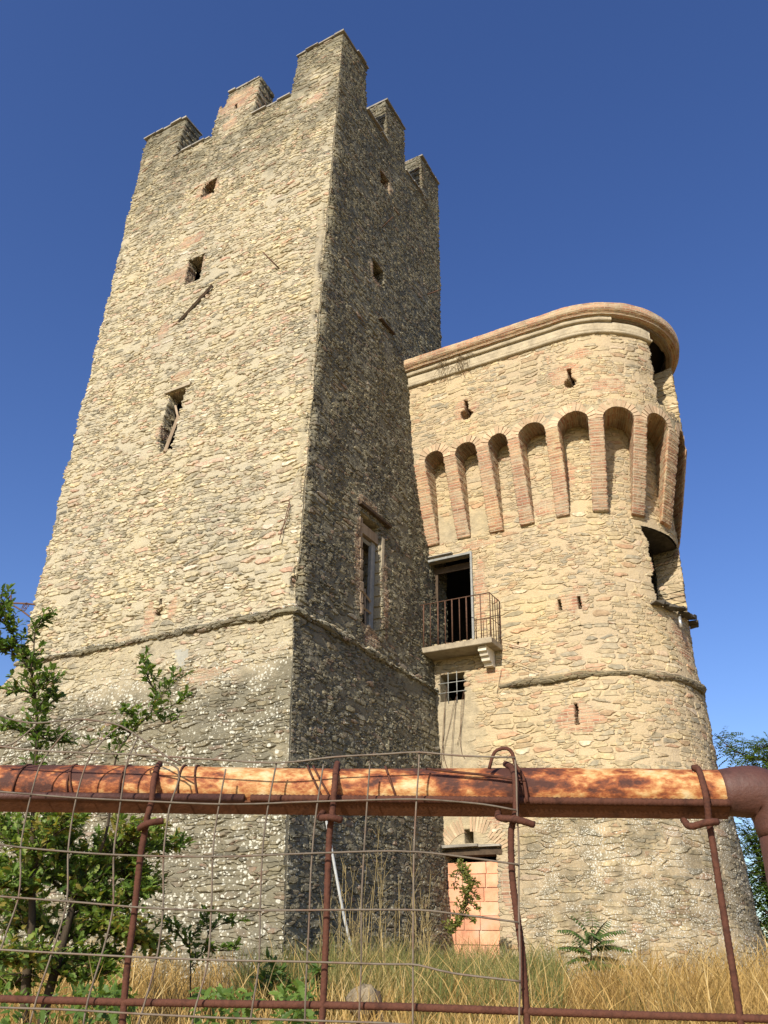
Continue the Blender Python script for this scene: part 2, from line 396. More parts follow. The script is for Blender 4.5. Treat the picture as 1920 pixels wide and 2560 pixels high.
# ------------------------------------------------------------------ a stone surface as a dense grid with openings
def grid(name, S, H, pos, wallf, maskf, mat, parent, holes=None, keep=None, vecs=None, steps=6, notop=-1):
    S = np.asarray(S); H = np.asarray(H); n, m = len(S), len(H)
    SS, HH = np.meshgrid(S, H, indexing='ij')
    P = pos(SS, HH)                                  # n,m,3
    Sc = (SS[:-1, :-1] + SS[1:, 1:]) / 2; Hc = (HH[:-1, :-1] + HH[1:, 1:]) / 2
    Pc = (P[:-1, :-1] + P[1:, 1:]) / 2
    hid = holes(Pc, Sc, Hc) if holes else np.zeros(Sc.shape, int)
    kp = (hid == 0)
    if keep is not None: kp = kp & keep(Pc, Sc, Hc)
    idx = np.arange(n * m).reshape(n, m)
    I, J = np.nonzero(kp)
    F = [np.stack([idx[I, J], idx[I + 1, J], idx[I + 1, J + 1], idx[I, J + 1]], 1)]
    V = [P.reshape(-1, 3)]; Wl = [wallf(SS, HH).reshape(-1, 3)]; Mk = [maskf(SS, HH, P).reshape(-1, 4)]
    extra = {}; ev = []; ew = []; em = []; ef = []
    def copies(k, i, j):
        key = (k, i, j)
        if key not in extra:
            vec, dep, cx, cz, mk = vecs[k]
            base = P[i, j]; w = Wl[0][i * m + j]; mm = Mk[0][i * m + j] if mk is None else np.array(mk(HH[i, j]) if callable(mk) else mk)
            ids = [int(idx[i, j])]
            sgx = 1 if SS[i, j] > cx else -1; sgz = 1 if HH[i, j] > cz else -1
            for t in range(1, steps + 1):
                d = dep * t / steps
                ev.append(base + np.array(vec) * d); ew.append((w[0] + sgx * d * .8, w[1] + sgz * d * .35, 0)); em.append(mm)
                ids.append(n * m + len(ev) - 1)
            extra[key] = ids
        return extra[key]
    def wallquad(k, a, b):                           # a->b in the kept face's own winding
        A = copies(k, *a); B = copies(k, *b)
        for t in range(steps):
            ef.append((B[t], A[t], A[t + 1], B[t + 1]))
    if hid.any() and vecs:
        hI, hJ = np.nonzero(hid)
        for i, j in zip(hI, hJ):
            k = int(hid[i, j])
            if k not in vecs: continue
            if i > 0 and kp[i - 1, j]: wallquad(k, (i, j), (i, j + 1))
            if i < n - 2 and kp[i + 1, j]: wallquad(k, (i + 1, j + 1), (i + 1, j))
            if j > 0 and kp[i, j - 1]: wallquad(k, (i + 1, j), (i, j))
            if j < m - 2 and kp[i, j + 1] and k != notop: wallquad(k, (i, j + 1), (i + 1, j + 1))
    F = np.concatenate(F)
    if ef: F = np.concatenate([F, np.array(ef)])
    V = np.concatenate(V + ([np.array(ev)] if ev else [])); Wl = np.concatenate(Wl + ([np.array(ew)] if ew else [])); Mk = np.concatenate(Mk + ([np.array(em)] if em else []))
    used = np.zeros(len(V), bool); used[F.ravel()] = True
    rm = np.cumsum(used) - 1
    return make(name, V[used], rm[F], mat, parent, wall=Wl[used], mask=Mk[used])


# =================================================================== GROUND
def gz(x, y):
    x = np.asarray(x, float); y = np.asarray(y, float)
    d = -.5 * x + .866 * y
    z = np.interp(d, [-40, 0, 1.5, 4, 7, 10, 13, 17, 22, 40, 400], [-1.8, -1.55, -1.5, -1.25, -.86, -.60, -.42, -.22, -.2, -.6, -4])
    side = np.abs(.866 * x + .5 * y)
    z = z + .25 * ss(-3.0, 1.0, x) * ss(9, 14, y) * (1 - ss(18, 26, y))
    return z + .10 * (fbm(x * .5, y * .5, 3) - .5)


gx = np.concatenate([np.linspace(-400, -32, 10), np.linspace(-30, 12, 106), np.linspace(14, 400, 10)])
gy = np.concatenate([np.linspace(-60, -8, 5), np.linspace(-6, 32, 96), np.linspace(35, 600, 12)])
XX, YY = np.meshgrid(gx, gy, indexing='ij'); ZZ = gz(XX, YY)
ii = np.arange(XX.size).reshape(XX.shape)
M_ground = simple('dry_meadow_soil', (.17, .11, .05), (.36, .24, .095), 2.2, .95, .6, .03, .05, c3=(.27, .20, .08))
g = make('ground', np.stack([XX, YY, ZZ], -1).reshape(-1, 3), np.stack([ii[:-1, :-1], ii[1:, :-1], ii[1:, 1:], ii[:-1, 1:]], -1).reshape(-1, 4), M_ground)
tag(g, 'sloping dry meadow ground rising towards the foot of the towers', 'ground', kind='structure')

# =================================================================== SQUARE TOWER
tower = empty('stone_tower', (-12, 11.3, -.6), 'tall battlemented square tower of rough buff stone, one face sunlit, the other shaded', 'tower')


def FRu(h): return np.where(h > 5.5, -8.3 - .053 * (h - 5.57), np.interp(h, [-2, -.1, 4.6, 5.5], [-7.93, -8.0, -8.23, -8.29]))
def Fv(h): return np.where(h > 5.5, 11.34 + .0837 * (h - 5.59), 11.27 - .004 * (h - 5.5))
def FLu(h): return np.where(h > 5.45, -15.5 - .1 * (h - 5.6), -15.45 - 1.7 * (1 - np.exp(-np.clip(5.45 - h, 0, 99) / 1.75)))
def Bv(h): return np.where(h > 5.5, 19.5 + .10 * (h - 25), 17.6)


def tower_pos(q, h):
    fl, fr, fv, bv = FLu(h), FRu(h), Fv(h), Bv(h)
    x = np.where(q < 0, fl, np.where(q < 1, fl + (fr - fl) * q, np.where(q < 2, fr, fr + (fl - fr) * (q - 2))))
    y = np.where(q < 0, fv + (bv - fv) * (-q), np.where(q < 1, fv, np.where(q < 2, fv + (bv - fv) * (q - 1), bv)))
    # slow waviness of the old walls
    wob = .06 * (fbm(q * 5, h * .55, 21, 3) - .5) + .022 * (fbm(q * 20, h * 2.6, 23, 2) - .5)
    x = x + np.where((q >= 1) & (q <= 2), wob, 0) * 1.3; y = y - np.where((q >= 0) & (q <= 1), wob, 0)
    # ragged corners
    for qc, sx, sy in ((1, -1, 1), (0, 1, 1)):
        wgt = np.exp(-(np.abs(q - qc) / (.020 if qc == 1 else .012)) ** 2)
        ed = wgt * ((.05 + .34 * (fbm(h * 1.5, q * 0 + qc, 31, 4) - .45)) * ss(5.4, 6.2, h) * (.12 + .88 * ss(22, 17, h)) + .005 if qc == 1 else .01 + .09 * (fbm(h * 2.6, q * 0 + qc, 31, 4) - .45))
        x = x + sx * ed; y = y + sy * ed
    return np.stack([x, y, h + 0 * q], -1)


def tower_wall(q, h):
    s = np.where(q < 0, q * 8 - 10, np.where(q < 1, q * 7.6, np.where(q < 2, 20 + (q - 1) * 7.0, 60 + q * 8)))
    return np.stack([s, h + 0 * q, 0 * q], -1)


def blob(u, h, u0, h0, ru, rh): return np.exp(-(((u - u0) / ru) ** 2 + ((h - h0) / rh) ** 2))


def tower_mask(q, h, P):
    u, v = P[..., 0], P[..., 1]
    fr = (q >= 0) & (q <= 1)
    b = np.zeros_like(h)
    for (u0, h0, ru, rh) in ((-13.55, 20.2, .62, .75), (-13.3, 16.6, .62, .8), (-13.9, 16.7, 1.2, .35), (-13.7, 18.0, .9, .35), (-12.7, 12.6, .45, .25), (-12.9, 11.0, .3, .3), (-13.35, 24.5, 1.3, .95), (-11.9, 5.95, .25, .5), (-11.3, 6.1, .2, .4), (-10.2, 4.55, .55, .22), (-10.0, 22.2, .5, .35), (-13.8, 14.5, .3, .5), (-13.35, 23.3, .5, .5)):
        b = np.maximum(b, .72 * blob(u, h, u0, h0, ru, rh) * fr)
    for (v0, h0, rv, rh) in ((14.6, 16.5, .45, .55), (15.4, 21.0, .5, .5), (13.5, 7.4, .20, 1.6), (14.62, 7.2, .18, 1.5), (14.0, 8.9, .7, .25), (14.0, 5.8, .45, .35)):
        b = np.maximum(b, .85 * blob(v, h, v0, h0, rv, rh) * ((q > 1) & (q <= 2)))
    li = ss(5.5, 4.3, h) * .66 + .10 * ss(7.5, 5.6, h)
    li = np.where(q > 1, np.where(h < 5.6, .34 * ss(5.5, 3.8, h) + .1, .10), li)
    pl = np.where(fr, .50 * ss(4.0, 5.1, h + .8 * (fbm(q * 7, h * .6, 43, 3) - .5)) * ss(5.75, 5.4, h), 0) + np.where(fr & (h < 4.6), .38, 0)
    corner = np.exp(-((q - .975) / .030) ** 2) * fr * (.65 + .7 * fbm(h * .5, q * 0, 47, 3))
    pl = np.maximum(pl, corner * .50 * ss(5.6, 6.2, h) * ss(20, 16, h))
    pl = np.maximum(pl, .7 * blob(v, h, 15.15, 14.1, .35, .75) * (q > 1))
    pl = np.maximum(pl, .55 * blob(v, h, 15.2, 7.0, .3, 2.0) * (q > 1))
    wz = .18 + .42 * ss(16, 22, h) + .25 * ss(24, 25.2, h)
    wz = np.where(q > 1, .95, wz)  # shaded face painted darker, beyond its grey weathered crust
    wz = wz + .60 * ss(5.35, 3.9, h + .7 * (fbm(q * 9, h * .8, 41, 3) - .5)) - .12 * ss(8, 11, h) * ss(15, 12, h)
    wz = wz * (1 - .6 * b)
    return np.stack([b, li, pl, wz], -1)


HT, HS = 25.2, 23.08


def tower_holes(P, q, h):
    x, y, z = P[..., 0], P[..., 1], P[..., 2]
    fr = (q > 0) & (q < 1); rt = (q > 1) & (q < 2)
    k = np.zeros(q.shape, int)
    k[fr & (x > -13.80) & (x < -13.26) & (z > 19.90) & (z < 20.60 - .10 * ((x + 13.35) / .5) ** 2)] = 1
    k[fr & (x > -13.5 - .05 * (z - 16.1)) & (x < -12.93 - .05 * (z - 16.1)) & (z > 16.12) & (z < 17.12)] = 2
    k[fr & (x > -12.97) & (x < -12.43) & (z > 10.28 + .35 * ss(-12.78, -12.95, x)) & (z < 12.12)] = 3
    # keyhole above the string course
    k[fr & (((x + 11.68) ** 2 + ((z - 6.05) / 1.1) ** 2 < .085 ** 2) | ((np.abs(x + 11.68) < .035) & (z > 6.05) & (z < 6.36)))] = 4
    k[fr & (np.abs(x + 13.30) < .075) & (z > 24.0) & (z < 24.34)] = 5
    k[rt & (y > 15.07) & (y < 15.62) & (z > 20.6) & (z < 21.28)] = 6
    k[rt & (y > 14.42) & (y < 15.05) & (z > 16.2) & (z < 16.92)] = 7
    k[rt & (y > 13.62) & (y < 14.48) & (z > 6.05) & (z < 8.6)] = 8
    # embrasures
    tp = z > HS
    k[fr & tp & (x > -15.62) & (x < -14.08)] = 11
    k[fr & tp & (x > -12.46) & (x < -11.0)] = 12
    k[rt & tp & (y > 14.33) & (y < 15.62)] = 13
    k[rt & tp & (y > 16.86) & (y < 18.08)] = 14
    k[(q < 0) & tp & (q < -.25) & (q > -.45)] = 15
    k[(q < 0) & tp & (q < -.65) & (q > -.8)] = 15
    k[(q > 2) & tp & (q > 2.2) & (q < 2.45)] = 16
    k[(q > 2) & tp & (q > 2.65) & (q < 2.8)] = 16
    top = z > HT
    k[fr & top] = 17; k[rt & top] = 18; k[(q < 0) & top] = 15; k[(q > 2) & top] = 16
    # worn top-left corner of the brick merlon
    k[fr & (x > -14.2) & (x < -13.8) & (z > 24.62 + .1 * np.sin(x * 20)) & (z <= HT)] = 11
    return k


fy, rx = (0, 1, 0), (-1, 0, 0)
tv = {1: (fy, .34, .25, 20.3, None), 2: (fy, .34, .3, 16.6, None), 3: (fy, .34, .42, 11.2, None), 4: (fy, .35, .5, 6.1, None), 5: (fy, .5, .45, 24.2, None),
      6: (rx, .8, 1.28, 20.9, None), 7: (rx, .8, 1.22, 16.5, None), 8: (rx, .55, 1.31, 7.3, (0, 0, .75, .2)),
      11: (fy, .72, .3, 0, None), 12: (fy, .72, .7, 0, None), 13: (rx, .72, 1.26, 0, None), 14: (rx, .72, 1.6, 0, None),
      15: ((1, 0, 0), .72, 0, 0, None), 16: ((0, -1, 0), .72, 0, 0, None), 17: (fy, .72, .5, 0, None), 18: (rx, .72, 1.5, 0, None)}
qs = np.concatenate([np.linspace(-1, -.02, 22), np.linspace(-.012, 0, 3)[:-1], np.linspace(0, 1, 290), np.linspace(1, 2, 260)[1:], np.linspace(2.02, 3, 20)])
key_q = np.linspace(.545, .60, 14)
qs = np.unique(np.round(np.concatenate([qs, key_q]), 5))
hs_t = np.unique(np.round(np.concatenate([np.arange(-1.2, HT + .001, .030), [HT + .02], np.linspace(5.93, 6.4, 20)]), 4))
wall_keep = lambda P, q, h: h <= HS
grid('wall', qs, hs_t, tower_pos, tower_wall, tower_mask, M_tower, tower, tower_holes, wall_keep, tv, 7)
# merlons: the same stonework above the sills, each its own part
spans = [('f', -99, -15.62), ('f', -14.08, -12.46)]
def seg_keep(test): return lambda P, q, h: (h > HS) & test(P, q)
merl = [lambda P, q: ((q >= -.25) & (q < 0)) | ((q >= 0) & (q < 1) & (P[..., 0] < -15.62)),
        lambda P, q: (q > 0) & (q < 1) & (P[..., 0] > -14.2) & (P[..., 0] < -12.46),
        lambda P, q: ((q > 0) & (q < 1) & (P[..., 0] > -11.0)) | ((q > 1) & (q < 2) & (P[..., 1] < 14.33)),
        lambda P, q: (q > 1) & (q < 2) & (P[..., 1] > 15.62) & (P[..., 1] < 16.86),
        lambda P, q: ((q > 1) & (q < 2) & (P[..., 1] > 18.08)) | ((q > 2) & (q < 2.2))]
hs_m = hs_t[hs_t > HS - .05]
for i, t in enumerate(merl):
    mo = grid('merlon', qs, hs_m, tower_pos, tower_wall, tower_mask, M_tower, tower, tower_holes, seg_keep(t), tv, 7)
    if i == 1: mo['label'] = 'orange brick merlon with a small slit and a worn corner'
# unseen deck added to keep the hollow shaft dark
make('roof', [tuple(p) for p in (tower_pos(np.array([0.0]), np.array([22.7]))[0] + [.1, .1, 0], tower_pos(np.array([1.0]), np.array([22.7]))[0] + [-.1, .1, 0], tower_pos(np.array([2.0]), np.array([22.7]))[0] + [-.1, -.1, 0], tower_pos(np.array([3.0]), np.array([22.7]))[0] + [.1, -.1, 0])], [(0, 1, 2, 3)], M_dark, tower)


def slabs(name, p0, p1, inn, depth, parent, over=.06, th=.05, ln=.45, gap=0.02, miss=()):
    """a row of thin stone slabs laid along the top of a wall"""
    p0 = Vector(p0); p1 = Vector(p1); d = (p1 - p0); L = d.length; d.normalize(); inn = Vector(inn); b = MB(); t = 0; k = 0
    up = Vector((0, 0, 1))
    while t < L - .02:
        w = min(L - t, ln * random.uniform(.6, 1.3))
        if k not in miss:
            o = over + random.uniform(-.02, .03)
            b.box(p0 + d * (t + w / 2) + inn * (depth / 2 - o / 2) + up * (th / 2 + random.uniform(-.008, .008)), (w - gap, depth + o, th * random.uniform(.8, 1.2)), (d, inn, up), jit=.008)
        t += w; k += 1
    return b.build(name, M_roof, parent, smooth=False)


T = lambda u, h: (u, float(Fv(np.float64(h))), h)
R_ = lambda v, h: (float(FRu(np.float64(h))), v, h)
Y1, X_1 = Vector((0, 1, 0)), Vector((-1, 0, 0))
slabs('coping', T(-15.66, HS + .02), T(-14.1, HS + .02), Y1, .72, tower)
slabs('coping', T(-12.44, HS + .02), T(-10.98, HS + .02), Y1, .72, tower, miss=(3,))
slabs('coping', R_(14.3, HS + .02), R_(15.64, HS + .02), X_1, .72, tower)
slabs('coping', R_(16.84, HS + .02), R_(18.1, HS + .02), X_1, .72, tower)
slabs('cap_slab', T(-17.5, HT + .03), T(-15.58, HT + .03), Y1, .80, tower)
slabs('cap_slab', T(-13.78, HT + .03), T(-12.52, HT + .03), Y1, .62, tower)
slabs('cap_slab', T(-11.08, HT + .03), T(-9.30, HT + .03), Y1, .80, tower)
slabs('cap_slab', R_(13.72, HT + .03), R_(14.42, HT + .03), X_1, .80, tower, over=.07)
slabs('cap_slab', R_(15.60, HT + .03), R_(16.95, HT + .03), X_1, .75, tower)
slabs('cap_slab', R_(18.1, HT + .03), R_(19.55, HT + .03), X_1, .75, tower)

# string course: a worn roll of stone around two faces
def roll_course(name, path, rad, mat, parent, seed, lich=.5):
    P = [Vector(p) for p in path]; n = 12; V = []; W = []; M = []; F = []; L = 0
    for i, p in enumerate(P):
        t = (P[min(i + 1, len(P) - 1)] - P[max(i - 1, 0)]).normalized(); out = Vector((t.y, -t.x, 0)).normalized()
        if i: L += (P[i] - P[i - 1]).length
        for k in range(n):
            a = -math.pi / 2 + math.pi * k / (n - 1)
            rr = rad * (1 + .20 * (float(fbm(L * 2.2, k * .3, seed, 3)) - .5))
            brk = .55 + .45 * float(ss(.30, .42, fbm(L * .9, 0, seed + 9, 2)))
            V.append(p + out * (math.cos(a) * rr * brk * 1.15) + Vector((0, 0, math.sin(a) * rr * brk)))
            W.append((L + seed, a * rad * 1.4 + seed, 0)); top = 1 if k > n * .62 else 0
            M.append((0, lich * (1 if top else .35), .3, .75 if not top else .3))  # underside's shading painted dark; lichen mostly on top
    for i in range(len(P) - 1):
        for k in range(n - 1):
            a = i * n + k; F.append((a, a + n, a + n + 1, a + 1))
    return make(name, V, F, mat, parent, wall=W, mask=M)


path = [tower_pos(np.array([q]), np.array([5.48]))[0] + [0, -.02, .010 * math.sin(q * 40)] for q in np.linspace(0, .996, 190)]
path += [tower_pos(np.array([1.0]), np.array([5.48]))[0] + [.0, -.0, 0]]
path += [tower_pos(np.array([q]), np.array([5.50]))[0] + [.02, 0, .010 * math.sin(q * 40)] for q in np.linspace(1.006, 2, 150)]
roll_course('string_course', path, .072, M_tower, tower, 5, .9)

# windows of the sunlit face
b = MB(); b.box(T(-13.21, 17.15)[:1] + (12.33 + .22, 17.17), (.86, .5, .07), jit=.01); b.build('lintel', M_conc, tower, False)
b = MB(); b.box((-12.68, 11.93 + .16, 12.17), (.82, .5, .09), jit=.012); b.build('lintel', M_conc, tower, False)
b = MB()
b.tube([(-12.78, 11.98, 11.75), (-12.50, 11.86, 11.25)], .035, 4); b.tube([(-12.48, 11.84, 11.27), (-12.60, 11.72, 10.25)], .05, 4); b.tube([(-12.55, 12.1, 11.9), (-12.55, 12.0, 10.4)], .04, 4)
b.build('broken_casement', M_wood, tower, False)
b = MB(); b.tube([(-13.27, 12.06, 14.62), (-12.31, 12.10, 15.5)], .042, 4); b.build('anchor_bar', M_darkwood, tower, False)
b = MB(); b.tube([(-10.14, 12.18, 15.08), (-10.42, 11.75, 15.45)], .018, 6); b.build('iron_peg', M_iron, tower)
b = MB(); b.tube([(-8.97, 15.0, 18.6), (-8.55, 14.9, 18.72)], .016, 6); b.build('iron_peg', M_iron, tower)
b = MB(); b.tube([(-8.99, 17.95, 18.5), (-8.62, 18.0, 18.55)], .02, 6); b.build('iron_peg', M_iron, tower)
b = MB(); b.box((-8.77, 15.05, 14.92), (.16, .75, .03), jit=.006); b.build('ledge_slab', M_darkwood, tower, False)
b = MB()
for p in (((-8.95, 11.5, 7.92), (-8.75, 11.47, 7.86), (-8.74, 11.44, 7.5), (-8.84, 11.4, 7.2)), ((-8.74, 11.47, 7.86), (-8.79, 11.43, 7.4), (-8.83, 11.38, 7.0))):
    b.tube(catmull(p, .06), .009, 5)
b.build('loose_cable', M_iron, tower)
# stones of the keyhole surround and cement repair
# tall window in the shaded face
def RF(v, h, off=0): return Vector((float(FRu(np.float64(h))) + off, v, h))
wn_ = MB()
wn_.box(RF(14.36, 7.15, -.20), (.07, .17, 2.1)); wn_.tube([RF(13.72, 8.12, -.16), RF(14.32, 8.12, -.16)], .05, 4)
wn_.tube([RF(13.72, 6.15, -.2), RF(13.70, 8.1, -.2)], .035, 4)
wf = wn_.build('window', M_greyframe, tower, False)
b = MB(); b.tube([RF(13.74, 7.0, -.18), RF(14.30, 6.78, -.18)], .03, 4); b.tube([RF(13.74, 6.55, -.18), RF(14.3, 6.52, -.18)], .03, 4); b.tube([RF(14.1, 6.15, -.2), RF(14.1, 7.0, -.2)], .025, 4); b.build('frame_rail', M_wood, wf, False)
b = MB(); b.box(RF(14.03, 8.30, -.13), (.16, .9, .24), jit=.01); b.build('timber_lintel', M_wood, tower, False)
b = MB(); b.box(RF(14.18, 8.76, -.10), (.42, 1.32, .07), jit=.012); b.build('ledge_slab', M_darkwood, tower, False)
b = MB(); b.box(RF(14.535, 7.22, -.14), (.26, .09, 2.3), bev=.01, jit=.01); b.build('jamb', M_conc, tower, False)
M_brown = simple('brown_sandstone', (.13, .095, .065), (.30, .235, .165), 5, .92, .7, .02)
b = MB()
for k in range(9): b.box(RF(13.585 + random.uniform(-.012, .012), 6.32 + k * .25, .0), (.08, .10 + random.uniform(-.02, .03), .235), bev=.018, jit=.012)
b.build('jamb', M_brown, tower, False)
b = MB(); b.box(RF(13.85, 5.98, -.12), (.24, .55, .14), bev=.03, jit=.03); b.build('sill', M_brown, tower, False)
b = MB()
b.box((-10.8, Fv(np.float64(4.95)) + .03, 4.95), (.36, .05, .40), bev=.02, jit=.035); b.build('cement_patch', simple('grey_cement', (.25, .245, .205), (.34, .33, .27), 7, .9, .5, .01), tower)
# wrought scroll bracket at the far left corner
b = MB()
b.tube(catmull([(-15.6, 11.5, 6.97), (-16.1, 11.48, 7.08), (-16.6, 11.47, 7.17)], .08), .022, 6)
b.tube(catmull([(-15.62, 11.45, 6.66), (-16.05, 11.45, 6.92), (-16.5, 11.46, 7.15)], .08), .018, 6)
b.tube([(-16.45, 11.47, 7.15), (-16.5, 11.47, 7.35), (-16.62, 11.47, 7.22)], .018, 5)
sp = [(-15.88 + .125 * (1 - t / 22) * math.cos(t * .7), 11.45, 6.93 + .125 * (1 - t / 22) * math.sin(t * .7)) for t in range(20)]
b.tube(sp, .010, 5)
b.build('scroll_bracket', M_iron, tower)

# =================================================================== ROUND TOWER
KS = 1.012
round_t = empty('round_tower', (-5.1, 16.9, -.3), 'lower round-ended tower with brick machicolation arches, brick rim and small balcony', 'tower')
UC, VC, RB = -5.08, 18.8, 2.12; OFU = .53
PI = math.pi; RREF = 2.65; S_END = RREF * PI + 9


def rpath(s, off):
    """point of the outline: straight wall for s<0, half circle, straight back wall"""
    th = np.clip(s / RREF, 0, PI); back = np.maximum(s - RREF * PI, 0)
    r = RB + off
    x = np.where(s < 0, UC + s, UC + r * np.sin(th) - back)
    y = np.where(s < 0, VC - r, VC - r * np.cos(th))
    return x, y


KU = (RREF * PI - .66) / PI


def upath(s, off):
    """outline of the overhanging storey: its rounded end is tighter and sits further out than the shaft's"""
    t = np.clip(np.asarray(off) / OFU, 0, 1); ls = .66 * t; k = (RREF * PI - ls) / PI
    th = np.clip((s - ls) / k, 0, PI); back = np.maximum(s - RREF * PI, 0); r = RB + off - .55 * t; cy = VC - .6 * t
    x = np.where(s < ls, UC + s, UC + ls + r * np.sin(th) - back)
    y = np.where(s < ls, cy - r, cy - r * np.cos(th))
    return x, y


def shaft_off(s, h):
    bat = np.interp(h, [-1, 0, .6, 1.06, 1.5, 2.27, 2.8, 3.8, 4.54, 5.4, 6.1, 9, 12], [.70, .54, .43, .375, .345, .30, .26, .12, .10, .05, -.03, .03, .03])
    return bat * ss(-1.5, .6, s)


def shaft_pos(s, h):
    off = shaft_off(s, h) + .05 * (fbm(s * 1.1, h * 1.1, 51, 3) - .5)
    x, y = rpath(s, off); return np.stack([x * KS, y * KS, (h + 0 * s) * KS], -1)


def rwall(s, h): return np.stack([s * .92 + 100, h + 0 * s, 0 * s], -1)


def U(s): return UC + s


def round_mask(s, h, P):
    b = np.zeros_like(h); sd_ = np.degrees(s / RREF)
    for (s0, h0, rs, rh) in ((-1.95, 7.6, .22, 1.25), (-2.0, 8.85, .6, .16), (-1.94, 12.35, .45, .38), (.71, 12.5, .6, .42), (.2, 7.0, .55, .35), (.12, 4.5, .75, .45), (-2.4, 2.75, .95, .42), (-.2, 9.4, .5, .3), (2.75, 7.8, .30, 1.1), (3.6, 6.3, .75, .55), (-1.6, 1.4, .2, .6), (-1.75, 5.6, .55, .22), (.4, 10.1, .35, .5), (1.8, 12.0, .6, .3), (1.1, 13.0, .5, .22)):
        b = np.maximum(b, .80 * np.exp(-(((s - s0) / rs) ** 2 + ((h - h0) / rh) ** 2)))
    li = .62 * ss(4.0, 2.4, h) * ss(-2.6, -.6, s) + .10 * ss(-2, 0, s)
    pl = .50 * ss(-1.6, -2.6, s) * ss(6.2, 4.8, h) + .25 * ss(-1.2, -2.2, s) + .45 * np.exp(-((h - 9.4) / .5) ** 2) * ss(-.5, -1.5, s)
    pl = np.maximum(pl, .62 * np.exp(-(((s + 3.1) / .5) ** 2 + ((h - 2.3) / .35) ** 2)))
    pl = pl + .12 * ss(3.2, 1.5, h) * (s > -2.5)
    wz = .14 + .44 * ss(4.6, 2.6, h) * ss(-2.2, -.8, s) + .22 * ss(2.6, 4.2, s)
    return np.stack([b, li, pl, wz * (1 - .6 * b)], -1)


def round_holes(P, s, h):
    k = np.zeros(s.shape, int); u = UC + s; deg = np.degrees(s / RREF)
    k[(u > -8.37) & (u < -7.25) & (h > 6.52) & (h < 8.62)] = 1
    k[(u > -8.09) & (u < -7.475) & (h > 5.17) & (h < 5.79)] = 2
    k[(u > -8.02) & (u < -6.88) & (h > .0) & (h < 2.13)] = 3
    k[(u > -7.575) & (u < -7.36) & (h > 2.22) & (h < 2.50)] = 4
    k[(np.abs(s + .12) < .045) & (h > 6.84) & (h < 7.12)] = 5
    k[(np.abs(s - .39) < .055) & (h > 6.82) & (h < 7.10)] = 5
    k[(np.abs(s - .085) < .055) & (h > 4.32) & (h < 4.76)] = 6
    k[(np.abs(s + 1.13) < .03) & (np.abs(h - 6.25) < .04)] = 6
    # broken window on the rounded side
    k[(deg > 55 - 4 * ss(8.3, 8.75, h) + 1.2 * np.sin(h * 9)) & (deg < 95.5 + .8 * np.sin(h * 7)) & (h > 7.0 + .05 * np.sin(deg)) & (h < 8.84)] = 7
    return k


od = np.array
rv_ = {1: (fy, .17, U(-2.7) - UC, 7.5, (0, 0, .9, .1)), 2: (fy, .45, -2.7, 5.5, (0, 0, .9, .3)), 3: (fy, .5, -2.4, 1.3, (.2, 0, .7, .2)), 4: (fy, .5, -2.4, 2.3, None), 5: (fy, .5, .1, 7, None), 6: (fy, .5, .08, 4.5, None), 7: ((-.985, .17, 0), .62, 3.4, 8.0, lambda h: (.1, 0, .2, 1.3) if h > 8.55 else (.35, .1, .3, 0))}  # upper reveal of the broken window painted dark as shade
ssx = np.unique(np.round(np.concatenate([np.arange(-4.6, 5.2, .030), np.linspace(5.2, S_END, 60), [-.165, -.075, .335, .445, .03, .14]]), 4))
hsx = np.unique(np.round(np.concatenate([np.arange(-.9, 11.9, .030), [6.52, 8.62, 5.17, 5.79, 2.13]]), 4))
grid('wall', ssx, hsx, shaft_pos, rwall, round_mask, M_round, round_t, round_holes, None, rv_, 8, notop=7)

# upper wall on corbels
H_SPR = 11.10; H_UP = 13.58
niches = [(-3.085, -2.558), (-2.248, -1.685), (-1.373, -.879), (-.60, .067), (.365, 1.16), (1.53, 2.36), (2.73, 3.50), (4.05, 4.75), (5.2, 5.9), (6.3, 7.0)]
corb_top = [(-4.6, -3.085)] + [(niches[i][1], niches[i + 1][0]) for i in range(len(niches) - 1)]
arch_d = lambda a, b: .30 if b - a > .6 else .26


def hlow(s):
    h = np.full(np.shape(s), H_SPR)
    for a, b in niches:
        t = np.clip((np.asarray(s) - (a + b) / 2) / ((b - a) / 2), -1, 1)
        h = np.maximum(h, np.where(np.abs(t) < 1, H_SPR + arch_d(a, b) * np.sqrt(np.clip(1 - t * t, 0, 1)), H_SPR))
    return h


